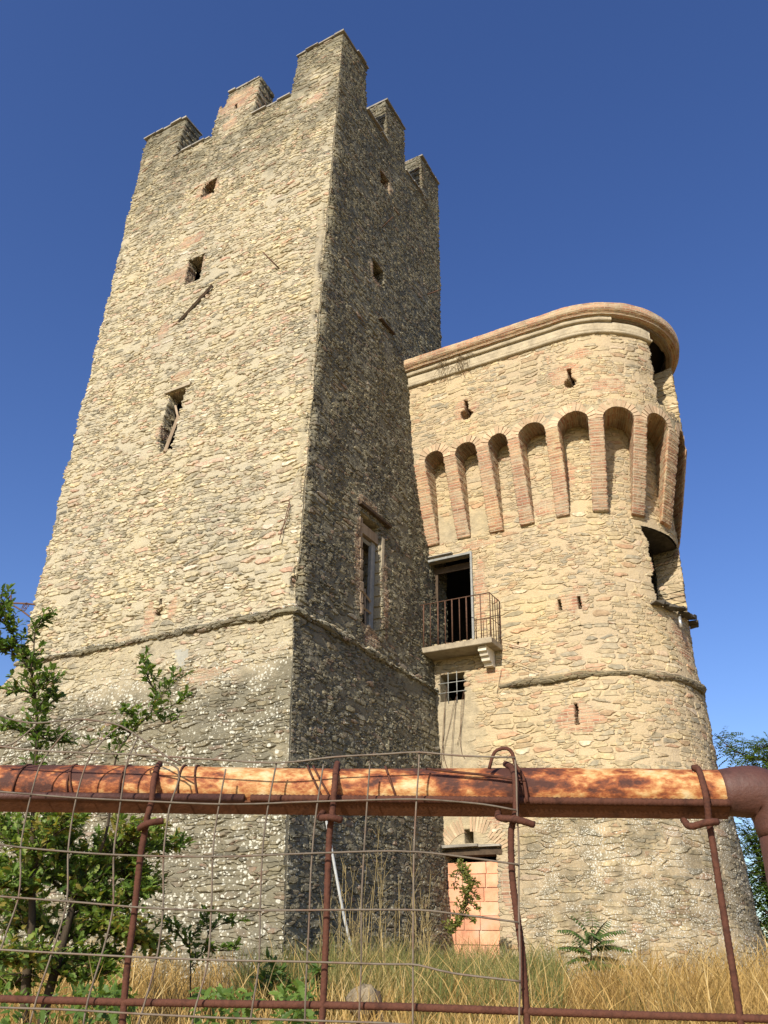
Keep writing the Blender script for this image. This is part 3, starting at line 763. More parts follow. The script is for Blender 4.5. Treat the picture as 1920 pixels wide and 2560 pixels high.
def up_h(s, t): return hlow(s) + (H_UP - hlow(s)) * t
def up_pos(s, t):
    h = up_h(s, t); off = OFU + .04 * (fbm(s * 1.3, h * 1.3, 61, 3) - .5)
    x, y = upath(s, off); return np.stack([x * KS, y * KS, h * KS], -1)
def up_wall(s, t): return np.stack([s + 130, up_h(s, t), 0 * s], -1)
def up_mask(s, t, P): 
    h = up_h(s, t); m = round_mask(s, h, P); hl = hlow(s); m[..., 1] = .1 * ss(0, 3, s)
    m[..., 2] = np.maximum(.15, .62 * np.exp(-((h - H_SPR - .2) / .42) ** 2))
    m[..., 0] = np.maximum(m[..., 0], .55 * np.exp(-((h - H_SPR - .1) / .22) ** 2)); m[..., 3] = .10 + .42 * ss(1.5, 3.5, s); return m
def up_holes(P, s, t):
    h = up_h(s, t); deg = np.degrees((s - .66) / KU); k = np.zeros(s.shape, int)
    for i, (sc, hc) in enumerate(((-1.925, 12.20), (.775, 12.22))):
        r = .165
        k[(((s - sc) ** 2 + (h - hc) ** 2) < r * r) | ((np.abs(s - sc - .01) < .062) & (h > hc) & (h < hc + .42))] = 1
    k[(deg > 60.8 + 1.2 * ss(12.1, 11.6, h) - .8 * ss(13.1, 13.4, h) + 1.0 * np.sin(h * 11)) & (deg < 96.8 + .7 * np.sin(h * 8) + 40 * ss(13.58, 13.64, h + .04 * np.sin(deg * .5))) & (h > 11.68 + .06 * np.sin(deg * .6))] = 2
    k[t > 1] = 3
    return k
uv_ = {1: (fy, .45, 0, 0, None), 2: ((-.985, .17, 0), .50, 3.8, 12.7, (.1, .3, .3, .1))}
su = np.unique(np.round(np.concatenate([np.arange(-4.6, 6.6, .030), np.linspace(6.6, S_END, 60), np.linspace(-2.12, -1.78, 20), np.linspace(.55, .9, 20)] + [np.array([a, b]) for a, b in niches]), 4))
tu = np.linspace(0, 1, 82)
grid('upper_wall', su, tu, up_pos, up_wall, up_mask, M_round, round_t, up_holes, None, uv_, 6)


def soffit(a, b):
    n = 22; V = []; W = []; Mk = []; F = []
    for i in range(n + 1):
        s = a + (b - a) * i / n; t = (s - (a + b) / 2) / ((b - a) / 2); h = H_SPR + arch_d(a, b) * math.sqrt(max(0, 1 - t * t))
        for j in range(9):
            off = OFU + .004 - (OFU + .02) * j / 8; x, y = upath(np.float64(s), off)
            V.append((x * KS, y * KS, (h - .002) * KS)); W.append((130 + j * .06, 3 + i * .04 + a, 0)); Mk.append((.8, 0, .30, .45))  # raised mask alpha paints shade onto the arch undersides
    for i in range(n):
        for j in range(8):
            q = i * 9 + j; F.append((q, q + 1, q + 10, q + 9))
    return V, F, W, Mk


for i, (a, b) in enumerate(niches):
    V, F, W, Mk = soffit(a, b)
    ao = make('arch', V, F, M_round, round_t, wall=W, mask=Mk)
    # ring of brick voussoirs
    mb = MB(); nv = 11 if b - a < .6 else 14; d = arch_d(a, b); c = (a + b) / 2; hw = (b - a) / 2
    for k in range(nv):
        an = PI * (k + .5) / nv; t0 = PI * (k + .09) / nv; t1 = PI * (k + .91) / nv; V = []
        dep = .20 + random.uniform(-.03, .05)
        for off in (OFU - .05, OFU + .016 + random.uniform(-.006, .010)):
            for (tt, rr) in ((t0, 0), (t1, 0), (t1, dep), (t0, dep)):
                s = c - math.cos(tt) * (hw + rr); h = H_SPR + math.sin(tt) * (d + rr)
                x, y = upath(np.float64(s), off); V.append((x * KS, y * KS, h * KS))
        mb.add(V, [(4, 7, 6, 5), (0, 1, 5, 4), (1, 2, 6, 5), (2, 3, 7, 6), (3, 0, 4, 7)])
    mb.build('voussoirs', M_vous, ao, False)

# corbels: tapering brick brackets
H_CB = 9.06
cb_bot = {0: (-3.42, -2.98), 1: (-2.48, -2.15), 2: (-1.65, -1.31), 3: (-.875, -.547), 4: (.0, .36), 5: (1.0, 1.42), 6: (2.10, 2.52), 7: (3.15, 3.68)}
for i, (a, b) in enumerate(corb_top):
    if a < -4: a = -3.62
    ba, bb = cb_bot.get(i, (a - .02, b + .02))
    nh = 54; nw = 10; nd = 9
    V = []; W = []; Mk = []; F = []
    hsn = np.linspace(H_CB, H_SPR, nh)
    cols = [('l', k / nd) for k in range(nd)] + [('f', k / nw) for k in range(nw + 1)] + [('r', k / nd) for k in range(1, nd + 1)]
    nc = len(cols)
    for h in hsn:
        t = (h - H_CB) / (H_SPR - H_CB); aa = ba + (a - ba) * t; bb_ = bb + (b - bb) * t
        so_ = float(shaft_off(np.float64((aa + bb_) / 2), np.float64(h)))
        of = .05 + so_ + (OFU - .03 - so_) * (t ** .95)
        for typ, k in cols:
            if typ == 'l': s = aa; off = -.06 + (of + .06) * k
            elif typ == 'f': s = aa + (bb_ - aa) * k; off = of
            else: s = bb_; off = of - (of + .06) * k
            x, y = upath(np.float64(s), off); V.append((x * KS, y * KS, h * KS))
            wcoord = (-(of - off) if typ == 'l' else (s - aa if typ == 'f' else (bb_ - aa) + (of - off)))
            W.append((wcoord + 150 + i * 3.37, h + i * .71, 0)); Mk.append((.95, 0, .08 + .25 * (1 - t) * random.random(), .12))
    for r in range(nh - 1):
        for c in range(nc - 1):
            q = r * nc + c; F.append((q, q + 1, q + nc + 1, q + nc))
    F.append(tuple(range(nc - 1, -1, -1)))
    make('corbel', V, F, M_round, round_t, wall=W, mask=Mk)


# cornice: roll, frieze, fascia, brick rim
def sweep(name, prof, s0, s1, mat, ds=.05, wallbase=0, mask=(0, 0, 1, .1), rag=0.0, seed=0, close=True):
    S = np.arange(s0, s1 + ds * .5, ds); V = []; W = []; Mk = []; F = []; n = len(prof)
    for s in S:
        L = 0
        for k, (off, h) in enumerate(prof):
            if k: L += math.hypot(off - prof[k - 1][0], h - prof[k - 1][1])
            j = rag * (float(fbm(s * 3, k * .7, seed, 3)) - .5)
            x, y = upath(np.float64(s), off + j); V.append((x * KS, y * KS, (h + j * .5) * KS)); W.append((s + wallbase, L + wallbase, 0)); Mk.append(mask)
    for i in range(len(S) - 1):
        for k in range(n - 1):
            q = i * n + k; F.append((q, q + n, q + n + 1, q + 1))
    if close:
        F.append(tuple(range(n - 1, -1, -1))); F.append(tuple((len(S) - 1) * n + k for k in range(n)))
    return make(name, V, F, mat, round_t, wall=W, mask=Mk)


roll = [(OFU - .2, 13.52)] + [(OFU + .02 + .065 * math.cos(a), 13.57 + .05 * math.sin(a)) for a in np.linspace(-PI / 2, PI / 2, 8)] + [(OFU - .2, 13.63)]
sg = .66 + math.radians(62.0) * KU
fr_prof = [(OFU - .2, 13.622), (OFU + .03, 13.622), (OFU + .025, 13.70), (OFU + .03, 13.78), (OFU + .05, 13.86), (OFU - .2, 13.89)]
fa_prof = [(OFU - .3, 13.87), (OFU + .10, 13.87), (OFU + .12, 13.89), (OFU + .14, 13.985), (OFU - .3, 13.99)]
rim_prof = [(OFU - .02, 13.985), (OFU + .19, 13.99), (OFU + .21, 14.00), (OFU + .215, 14.07), (OFU + .275, 14.08), (OFU + .29, 14.15), (OFU + .285, 14.26), (OFU + .24, 14.29), (OFU - .6, 14.36)]
sweep('cornice_roll', roll, -4.6, sg, M_stucco, rag=.012, seed=3)
sweep('frieze', fr_prof, -4.6, sg - .02, M_stucco, rag=.02, seed=4)
sweep('cornice_roll', roll, (.66 + math.radians(138) * KU), S_END, M_stucco, ds=.2, rag=.012, seed=3)
sweep('frieze', fr_prof, (.66 + math.radians(138) * KU), S_END, M_stucco, ds=.2, rag=.02, seed=4)
sweep('fascia', fa_prof, -4.6, sg * .62, M_stucco, rag=.015, seed=8)
sweep('fascia', [(max(o - .07, OFU - .10), h + .03) for o, h in fa_prof], sg * .62, S_END, M_round, ds=.06, mask=(.6, 0, .2, 1.1), rag=.06, seed=9)  # dark mask paints shade under the rim on this side
sweep('brick_rim', rim_prof, -4.6, S_END, M_round, ds=.045, wallbase=300, mask=(1, 0, .0, .40), rag=.020, seed=12, close=False)
# flat roof over the hollow
ring = [upath(np.float64(s), OFU - .1) for s in np.linspace(-4.6, S_END, 90)]
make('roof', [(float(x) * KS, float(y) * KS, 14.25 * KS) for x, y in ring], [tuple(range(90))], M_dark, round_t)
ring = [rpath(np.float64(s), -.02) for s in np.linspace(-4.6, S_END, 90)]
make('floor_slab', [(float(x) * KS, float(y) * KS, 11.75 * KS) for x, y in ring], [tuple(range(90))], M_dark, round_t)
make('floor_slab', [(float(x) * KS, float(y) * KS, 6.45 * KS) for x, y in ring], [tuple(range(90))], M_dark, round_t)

# string course of the round tower
pp = []
for s in np.arange(-1.58, 5.2, .045):
    x, y = rpath(np.float64(s), float(shaft_off(np.float64(s), np.float64(5.38))) + .0); pp.append((x * KS, y * KS, (5.36 + .008 * math.sin(s * 5)) * KS))
roll_course('string_course', pp, .095, M_round, round_t, 14, .15)

# thick lintel over the side opening, underside shade painted as near-black stone
sweep('lintel', [(-.03, 8.83), (-.03, 8.95), (-.60, 8.97), (-.60, 8.81), (-.03, 8.83)][::-1], math.radians(50.5) * RREF, math.radians(100) * RREF, simple('shade_dark_stone', (.03, .027, .023), (.09, .08, .065), 7, .95, .6, .02), rag=.03, seed=33)
# broken window on the round: sill slabs and lamp
b = MB()
for k, dg in enumerate(np.arange(53, 100, 5.2)):
    s = math.radians(dg) * RREF; x, y = rpath(np.float64(s), .06 + .05 * random.random()); th = math.radians(dg)
    b.box((x * KS * .997, y * KS, (6.97 + .03 * math.sin(k * 2)) * KS), (.22, .20, .05), (Vector((math.cos(th), math.sin(th), random.uniform(-.1, .1))).normalized(), Vector((math.sin(th), -math.cos(th), random.uniform(-.15, .1))).normalized(), Vector((0, 0, 1))), jit=.03)
b.build('sill', simple('dark_slate', (.06, .055, .045), (.15, .135, .11), 9, .9, .6, .02), round_t, False)
th = math.radians(70); x, y = rpath(np.float64(th * RREF), .10)
b = MB(); b.tube([(x * KS, y * KS, 6.87), (x * KS + .01, y * KS - .01, 6.62)], .035, 8); b.build('downpipe_stub', simple('zinc', (.40, .40, .38), (.55, .55, .52), 20, .4, .2, .002, .5, .6), round_t)

# balcony door: frame
W_ = 16.68 * KS
def RP(u, h, dv=0.0): return Vector((u * KS, W_ + dv, h * KS))
b = MB()
for u0, u1, h0, h1 in ((-8.42, -8.375, 6.5, 8.67), (-7.25, -7.205, 6.5, 8.67), (-8.375, -7.25, 8.62, 8.67)):
    b.box(RP((u0 + u1) / 2, (h0 + h1) / 2, -.005), ((u1 - u0) * KS, .10, (h1 - h0) * KS), jit=.004)
df = b.build('door', M_greyframe, round_t, False)
b = MB(); b.box(RP(-7.81, 8.50, .32), (1.1, .05, .16)); b.box(RP(-8.30, 7.5, .34), (.07, .05, 2.0)); b.build('inner_frame', M_darkwood, df, False)
b = MB(); b.box(RP(-8.08, 8.74, -.03), (.75, .12, .03), jit=.006); b.build('drip_ledge', M_roof, df, False)
b = MB(); b.box((-8.6, 20.2, 7.8), (4.6, .06, 6.4)); b.box((-8.4, 19.6, 4.2), (4.2, .06, 4.4)); b.build('added_dark_backing', M_dark, round_t, False)  # dark panels added so the openings look unlit inside
# balcony
BV = W_ - .615
b = MB(); b.box(((-7.515) * KS, (W_ + BV) / 2 + .02, 6.205 * KS), (1.92 * KS, .66, .125), bev=.008, jit=.004); bal = b.build('balcony', M_conc, round_t, False)
b = MB(); hx0, hx1, hr, hb = -8.45 * KS, -6.58 * KS, 7.30 * KS, 6.27 * KS
b.tube([(hx0, W_, hr), (hx0, BV + .03, hr), (hx1, BV + .03, hr), (hx1, W_, hr)], .014, 4)
b.tube([(-6.96 * KS, BV + .03, 6.72 * KS), (hx1, BV + .03, 6.72 * KS), (hx1, W_, 6.72 * KS)], .010, 4)
xs_ = [-8.20, -8.03, -7.84, -7.66, -7.49, -7.31, -7.14, -6.80]
for i, x in enumerate(xs_):
    b.tube([(x * KS, BV + .03, hb), (x * KS, BV + .03, hr)], .012 if i % 2 else .017, 5)
for x in (-6.92, -6.75, -6.67):
    b.tube([(x * KS, BV + .03, hb), (x * KS, BV + .03, 6.72 * KS)], .009, 5)
for t in (.02, .28, .52, .76, 1):
    b.tube([(hx1, BV + .03 + t * .58, hb - .05), (hx1, BV + .03 + t * .58, hr)], .013 if t in (.02, 1) else .010, 5)
for t in (0, .5): b.tube([(hx0, BV + .03 + t * .58, hb), (hx0, BV + .03 + t * .58, hr)], .012, 5)
b.build('railing', M_iron, bal, True)
# stepped stone bracket below the slab
prof = [(-.02, 6.14), (-.50, 6.14), (-.50, 6.03), (-.44, 6.02), (-.40, 5.95), (-.34, 5.94), (-.31, 5.86), (-.20, 5.84), (-.18, 5.78), (-.02, 5.78)]
V = []; n = len(prof)
for u in (-6.93, -6.74):
    for dv, h in prof: V.append((u * KS, W_ + dv, h * KS))
F = [tuple(range(n)), tuple(range(2 * n - 1, n - 1, -1))] + [(k, (k + 1) % n + 0, (k + 1) % n + n, k + n)[::-1] for k in range(n)]
make('bracket', V, F, M_white, bal, smooth=False)
# grated window: bars and hanging wires
b = MB()
for u in (-7.87, -7.66): b.tube([RP(u, 5.12, -.03), RP(u, 5.82, -.03)], .010, 5)
for h in (5.36, 5.58): b.tube([RP(-8.12, h, -.03), RP(-7.44, h, -.03)], .010, 5)
b.build('window_grille', M_greyframe, round_t)
b = MB()
for pts in (((-7.88, 5.5), (-7.93, 5.1), (-7.99, 4.5), (-8.06, 3.9), (-8.02, 3.75)), ((-7.9, 5.4), (-7.95, 5.0), (-8.0, 4.3), (-7.98, 3.95), (-7.9, 3.7)), ((-7.66, 5.3), (-7.72, 5.05), (-7.86, 4.6), (-7.98, 4.2), (-8.02, 3.9)), ((-7.67, 5.3), (-7.72, 4.9), (-7.76, 4.4), (-7.82, 3.6)), ((-7.5, 5.35), (-7.55, 5.0), (-7.6, 4.5), (-7.68, 4.2)), ((-7.49, 5.3), (-7.53, 4.9), (-7.58, 4.35), (-7.56, 4.0), (-7.5, 3.9))):
    b.tube(catmull([RP(u + .012 * math.sin(h * 17), h, -.05 - .02 * math.sin(h * 9)) for u, h in pts], .08), .0052, 4)
b.build('hanging_wires', M_iron, round_t)
b = MB()
b.tube(catmull([RP(-6.55, 6.3, -.08), RP(-6.1, 6.12, -.05), RP(-5.62, 5.92, -.03)], .15), .006, 4)
b.tube(catmull([RP(-6.54, 5.92, -.05), RP(-6.2, 5.74, -.05), RP(-5.72, 5.5, -.1)], .15), .006, 4)
b.tube(catmull([RP(-6.6, 5.7, -.03), RP(-6.66, 5.45, -.03), RP(-6.72, 5.2, -.03)], .1), .005, 4)
b.build('slack_cable', M_iron, round_t)

# bricked-up doorway
b = MB(); rowh = .252; gapm = .014
bw = W_ + .13
r = 0; hh0 = -.1
while hh0 < 1.86:
    off = (-.33, -.08, -.2, -.02)[r % 4]; x = -7.98 + off
    top = min(hh0 + rowh - gapm, 1.88 + random.uniform(-.02, .02))
    while x < -6.82:
        x1 = min(x + random.choice([.34, .50, .5]) , -6.86); x0 = max(x, -8.0)
        if x1 - x0 > .05:
            b.box(((x0 + x1) / 2 * KS, bw + random.uniform(-.006, .006), (hh0 + top) / 2 * KS), ((x1 - x0 - gapm) * KS, .08, (top - hh0) * KS), jit=.004)
        x = x1 if x1 > x + .05 else x + .5
        x = x + .0001
        if x1 >= -6.861: break
    hh0 += rowh; r += 1
blk = b.build('door_infill', M_block, round_t, False)
b = MB(); b.box((-7.44 * KS, bw + .035, .88 * KS), (1.12 * KS, .08, 1.97 * KS)); b.build('mortar', M_mortar, blk, False)
b = MB(); b.box(RP(-7.40, 2.055, .14), (1.26, .30, .13), jit=.008); b.build('timber_lintel', M_darkwood, round_t, False)
b = MB()
b.box(RP(-7.68, 2.165, .03), (.9, .36, .045), jit=.015); b.box(RP(-7.08, 2.16, .05), (.62, .3, .035), jit=.012); b.build('lintel_slab', M_roof, round_t, False)
# brick relieving arch over the doorway
b = MB()
for k in range(27):
    an = math.radians(158 - k * (136 / 26)); c = Vector((-7.42, 0, 1.86)); r0 = .62; r1 = r0 + .30 + random.uniform(-.03, .03)
    d = Vector((math.cos(an), 0, math.sin(an) * .95)); t = Vector((-d.z, 0, d.x)).normalized(); dn = d.normalized()
    m_ = c + d * ((r0 + r1) / 2)
    if m_.x < -8.12 or random.random() < .18: continue
    b.box((m_.x * KS, W_ + .048 - random.uniform(0, .010), m_.z * KS), ((r1 - r0) * KS, .10, .048), (dn, Vector((0, 1, 0)), t), jit=.004)
b.build('relieving_arch', M_vous, round_t, False)

# dry tuft on the cornice
b = MB()
for k in range(70):
    s = random.uniform(-2.6, -1.75); x, y = upath(np.float64(s), OFU + .12); p = Vector((x * KS, y * KS, random.uniform(13.62, 14.0) * KS))
    q = p + Vector((random.uniform(-.18, .18), -random.uniform(.02, .16), random.uniform(-.28, .05)))
    b.tube([p, (p + q) / 2 + Vector((0, -.03, .03)), q], .006, 3)
tuft = b.build('dry_tuft', simple('dead_weed', (.12, .085, .045), (.24, .17, .09), 9, .9, 0), None)
tag(tuft, 'brown dry weed tuft hanging from the plaster cornice under the brick rim', 'weed')

# =================================================================== GATE
gate = empty('gate', tuple(GN * 1.22 + GE * .3 + Vector((0, 0, -1.5))), 'rusty pipe gate with rebar uprights and bent wire mesh in the foreground', 'gate')
D0 = 1.226; ZR = .218; PR = .0295
ga = lambda e, dn, z: GN * (D0 + dn) + GE * e + Vector((0, 0, z))
eL = -1.3; eR = .374
b = MB(); pts = [ga(e, .0, ZR + .0015 * math.sin(e * 9)) for e in np.linspace(eL, .40, 70)]
b.tube(pts, PR, 32); rail = b.build('pipe_rail', M_pipe, gate)
# welded mitre bend and post at the right
b = MB(); el = [ga(eR - .012, 0, ZR)]
for a in np.linspace(0, PI / 2, 9): el.append(ga(eR + .045 + .045 * (math.sin(a) - 1) + .045, 0, ZR - .045 * (1 - math.cos(a))))
el = [ga(.36, 0, ZR), ga(.385, 0, ZR + .001), ga(.405, 0, ZR + .001), ga(.420, 0, ZR - .006), ga(.429, 0, ZR - .024), ga(.431, 0, ZR - .055)]
b.tube(catmull(el, .008), [.0296 + .0050 * math.sin(PI * min(1, i / (len(catmull(el, .008)) - 1))) for i in range(len(catmull(el, .008)))], 28)
b.tube([ga(.431, 0, ZR - .04), ga(.431, 0, -1.6)], .0285, 24)
M_weld = simple('brown_oxide_steel', (.035, .017, .013), (.085, .036, .027), 30, .6, .5, .003, .4, c3=(.055, .025, .019))
b.build('gate_post', M_weld, gate)
# rebar welded along the underside
b = MB()
zz = ZR - .0178; b.tube(catmull([ga(-.28, -.0292, zz), ga(.0, -.0294, zz), ga(eR - .012, -.0292, zz - .001)], .0022), .0050, 10, rib=(.12, .0065)); b.build('rebar_rail', M_rebar, gate)
b = MB(); b.tube([ga(eL, -.0275, zz + .001), ga(-.29, -.0275, zz)], .006, 8); b.build('edge_strip', M_weld, gate)
# slanting leg of the angle iron under the rebar
b = MB(); axs = (GE, (GN * .78 + Vector((0, 0, -.62))).normalized(), (GN * .62 + Vector((0, 0, .78))).normalized())
for e0, e1 in ((eL, eR - .012),): b.box(ga((e0 + e1) / 2, -.0195, ZR - .0285), (e1 - e0, .022, .003), axs)
b.build('angle_bar', simple('dark_rust', (.035, .016, .010), (.11, .045, .022), 26, .8, .5, .002, .2, c3=(.07, .03, .016)), gate, False)
# lower rebar
DB = 1.186
b = MB(); lo = [on_gate(x, y, DB) for x, y in ((-150, 2492), (0, 2497), (300, 2505), (600, 2510), (960, 2516), (1300, 2528), (1600, 2538), (1950, 2548))]
b.tube(catmull(lo, .0024), .0043, 10, rib=(.12, .006)); b.build('rebar_rail', M_rebar, gate)
# four uprights hooked over the rail
ups = [[(400, 1909), (392, 1922), (383, 1960), (380, 2000), (369, 2040), (362, 2080), (350, 2150), (335, 2290), (318, 2420), (306, 2560), (300, 2640)],
       [(844, 1908), (840, 1925), (837, 1960), (834, 2000), (830, 2040), (824, 2080), (819, 2200), (815, 2340), (810, 2460), (805, 2560), (803, 2640)],
       [(1264, 1910), (1280, 1920), (1288, 1950), (1290, 2000), (1288, 2040), (1278, 2080), (1280, 2180), (1290, 2270), (1304, 2370), (1312, 2470), (1318, 2560), (1320, 2640)],
       [(1732, 1920), (1745, 1922), (1758, 1960), (1768, 2010), (1772, 2050), (1782, 2110), (1796, 2200), (1815, 2320), (1836, 2450), (1852, 2560), (1862, 2640)]]
for k, U_ in enumerate(ups):
    b = MB(); pts = []
    for j, (x, y) in enumerate(U_):
        D = DB if y > 1970 else DB + (.004 if y > 1935 else (.020 if y > 1915 else .036))
        pts.append(on_gate(x, y, D - (.006 if 1930 < y < 2050 else 0)))
    b.tube(catmull(pts, .0024), .0042, 10, rib=(.13, .006)); up = b.build('rebar_upright', M_rebar, gate)
    # short stub tied under the rail
    sx, sy = [(370, 2062), (822, 2046), (1283, 2052), (1768, 2058)][k]
    b = MB()
    dx0, dx1, dy0, dy1 = [(-20, 38, 8, -10), (-22, 32, -2, 4), (-34, 52, -8, 10), (-42, 26, 8, -4)][k]
    q0 = on_gate(sx + dx0, sy + dy0, DB - .002); q1 = on_gate(sx + dx1, sy + dy1, DB - .012)
    q = catmull([q0 + GN * .03 + Vector((0, 0, .012)), q0, (q0 + q1) / 2 - GN * .012, q1], .003)
    b.tube(q, .0044, 8, rib=(.10, .006)); b.build('stub', M_rebar, up)
# wire mesh
DW = 1.172
def Z4(L): return [(x * .57866, 1600 + y * .57866) for x, y in L]
def Z5(L): return [(960 + x * .57866, 1600 + y * .57866) for x, y in L]
def ZL(L): return [(x * .3134, 1960 + y * .3134) for x, y in L]
def ZM(L): return [(500 + x * .3134, 1960 + y * .3134) for x, y in L]
def ZN(L): return [(1000 + x * .28933, 2080 + y * .28933) for x, y in L]
def ZT(L): return [(x * .28933, 1400 + y * .28933) for x, y in L]
wires = [
    ZT([(-60, 1640), (100, 1590), (200, 1520), (330, 1410)]),
    ZT([(720, 1380), (640, 1430), (560, 1490), (430, 1650), (340, 1790)]) + ZL([(225, 180), (165, 500), (165, 700), (145, 920), (60, 1160), (0, 1330), (-80, 1500)]),
    ZT([(1050, 1430), (960, 1490), (880, 1570), (780, 1700), (715, 1850)]) + ZL([(590, 200), (545, 520), (540, 850), (510, 1040), (420, 1330), (290, 1720), (230, 1950)]),
    ZT([(1195, 1520), (1140, 1640), (1090, 1780)]) + ZL([(960, 160), (910, 520), (905, 800), (900, 1000), (830, 1300), (700, 1730), (660, 1960)]),
    ZT([(1330, 1620), (1260, 1608), (1200, 1612), (1180, 1680)]) + ZL([(1420, -120), (1350, 200), (1305, 560), (1300, 1000), (1250, 1390), (1150, 1760), (1090, 1960)]),
    ZM([(205, -120), (150, 180), (105, 500), (90, 1000), (60, 1430), (-30, 1760), (-70, 1950)]),
    ZM([(610, -170), (540, 200), (500, 520), (480, 1000), (470, 1430), (420, 1760), (395, 1950)]),
    ZM([(985, -160), (920, 280), (885, 700), (870, 1100), (845, 1600), (835, 1950)]),
    ZM([(1355, -160), (1320, 350), (1290, 900), (1285, 1450), (1265, 1950)]),
    Z5([(152, 480), (150, 550), (140, 700), (130, 900), (126, 1200), (125, 1450), (124, 1700)]),
    Z5([(565, 505), (572, 600), (575, 740), (582, 900), (582, 1160), (586, 1300), (588, 1450), (582, 1700)]),
    ZT([(-60, 1320), (0, 1345), (150, 1390), (330, 1410), (500, 1390), (700, 1375), (900, 1400), (1050, 1435), (1200, 1530), (1380, 1660), (1560, 1770)]),
    Z4([(-40, 455), (0, 460), (200, 480), (580, 495), (900, 515), (1200, 530), (1450, 505)]) + Z5([(0, 493), (150, 485), (330, 500), (565, 508)]),
    Z4([(-40, 650), (0, 655), (300, 680), (600, 695), (900, 708), (1100, 708), (1300, 700), (1640, 690)]) + Z5([(120, 688), (230, 692), (430, 710), (570, 735)]),
    Z4([(-40, 880), (0, 885), (130, 900), (300, 915), (500, 928), (750, 935), (1000, 935), (1250, 925), (1640, 912)]) + Z5([(100, 914), (200, 920), (400, 945), (580, 970)]),
    Z4([(-40, 1105), (0, 1108), (300, 1130), (600, 1155), (900, 1168), (1200, 1168), (1640, 1165)]) + Z5([(100, 1166), (200, 1170), (400, 1195), (580, 1220)]),
    Z4([(-40, 1336), (0, 1338), (300, 1355), (600, 1370), (900, 1382), (1300, 1390), (1640, 1400)]) + Z5([(80, 1401), (150, 1405), (300, 1440), (590, 1475)]),
    Z4([(-40, 1585), (0, 1588), (300, 1598), (600, 1615), (900, 1630), (1200, 1640), (1659, 1655)]) + Z5([(120, 1665), (400, 1680), (590, 1700)]),
]
b = MB()
for i, w in enumerate(wires):
    dd = DW - (.003 if i >= 11 else 0)
    pts = []
    for x, y in w:
        lift = .0 if y > 1990 else -.004
        pts.append(on_gate(x, y, dd + lift))
    b.tube(catmull(pts, .012), .00125, 6)
b.build('wire_mesh', M_wire, gate)
# tie wires round the pipe
for e, lean in ((-1.04, -.010), (-.96, -.010), (-.871, -.008), (-.79, -.008), (-.701, -.006), (-.622, -.004), (-.545, .003), (-.540, .010), (-.468, .0), (-.385, .001), (-.36, .008), (-.19, .018), (-.18, .02), (-.085, .012)):
    b = MB(); pts = []
    for k in range(23):
        a = 2 * PI * k / 22
        pts.append(ga(e + lean * math.sin(a) * -1, (PR + .0018) * math.cos(a), ZR + (PR + .0018) * math.sin(a)))
    b.tube(pts, .0016, 5, cap=False); b.build('tie_wire', M_rebar, rail)
b = MB(); b.tube(catmull([on_gate(x, y, DW + .02) for x, y in Z5([(455, 555), (470, 500), (490, 475), (530, 468), (555, 490), (568, 540), (600, 590), (620, 700)])], .006), .0026, 6); b.build('tie_wire', M_rebar, rail)
b = MB(); b.tube(catmull([on_gate(x, y, D0 - PR - .006) for x, y in Z5([(180, 555), (300, 570), (450, 585), (560, 602), (610, 608)])], .01), .0018, 5); b.build('tie_wire', M_rebar, rail)

# =================================================================== VEGETATION
def leaf_shape(kind):
    if kind == 'oak':
        L = [(0, 0), (.10, .06), (.20, .17), (.30, .10), (.42, .24), (.53, .14), (.66, .26), (.76, .14), (.88, .15), (1.0, 0)]
        pts = L + [(x, -y) for x, y in reversed(L[1:-1])]
    elif kind == 'oval':
        L = [(0, 0), (.25, .18), (.55, .22), (.8, .13), (1, 0)]; pts = L + [(x, -y) for x, y in reversed(L[1:-1])]
    else:
        L = [(0, 0), (.2, .13), (.5, .15), (1, 0)]; pts = L + [(x, -y) for x, y in reversed(L[1:-1])]
    return pts


def rand_dir():
    v = Vector((random.gauss(0, 1), random.gauss(0, 1), random.gauss(0, 1))); return v.normalized()


def add_leaf(mb, p, d, up, size, shape, r, curl=.15):
    d = d.normalized(); side = d.cross(up)
    if side.length < 1e-3: side = d.orthogonal()
    side.normalize(); nrm = side.cross(d)
    V = [p + d * (x * size) + side * (y * size) + nrm * (-curl * size * (x * x) + abs(y) * .35 * size) for x, y in shape]
    mb.add(V, [tuple(range(len(V)))], r)


M_oak = leafmat('oak_leaf', [(0, (.045, .09, .018)), (.40, (.095, .17, .032)), (.75, (.165, .25, .048)), (.93, (.24, .30, .06)), (1, (.27, .23, .06))], .45)
M_bark = simple('dark_bark', (.035, .027, .02), (.085, .065, .045), 14, .95, .6, .01, .1, stretch=(1, 1, .3))
OAK = leaf_shape('oak'); OVAL = leaf_shape('oval'); LANCE = leaf_shape('lance')


def branch(mb, pts, r0, r1, n=7):
    P = catmull(pts, .07); m = len(P); mb.tube(P, [r0 + (r1 - r0) * i / (m - 1) for i in range(m)], n); return P


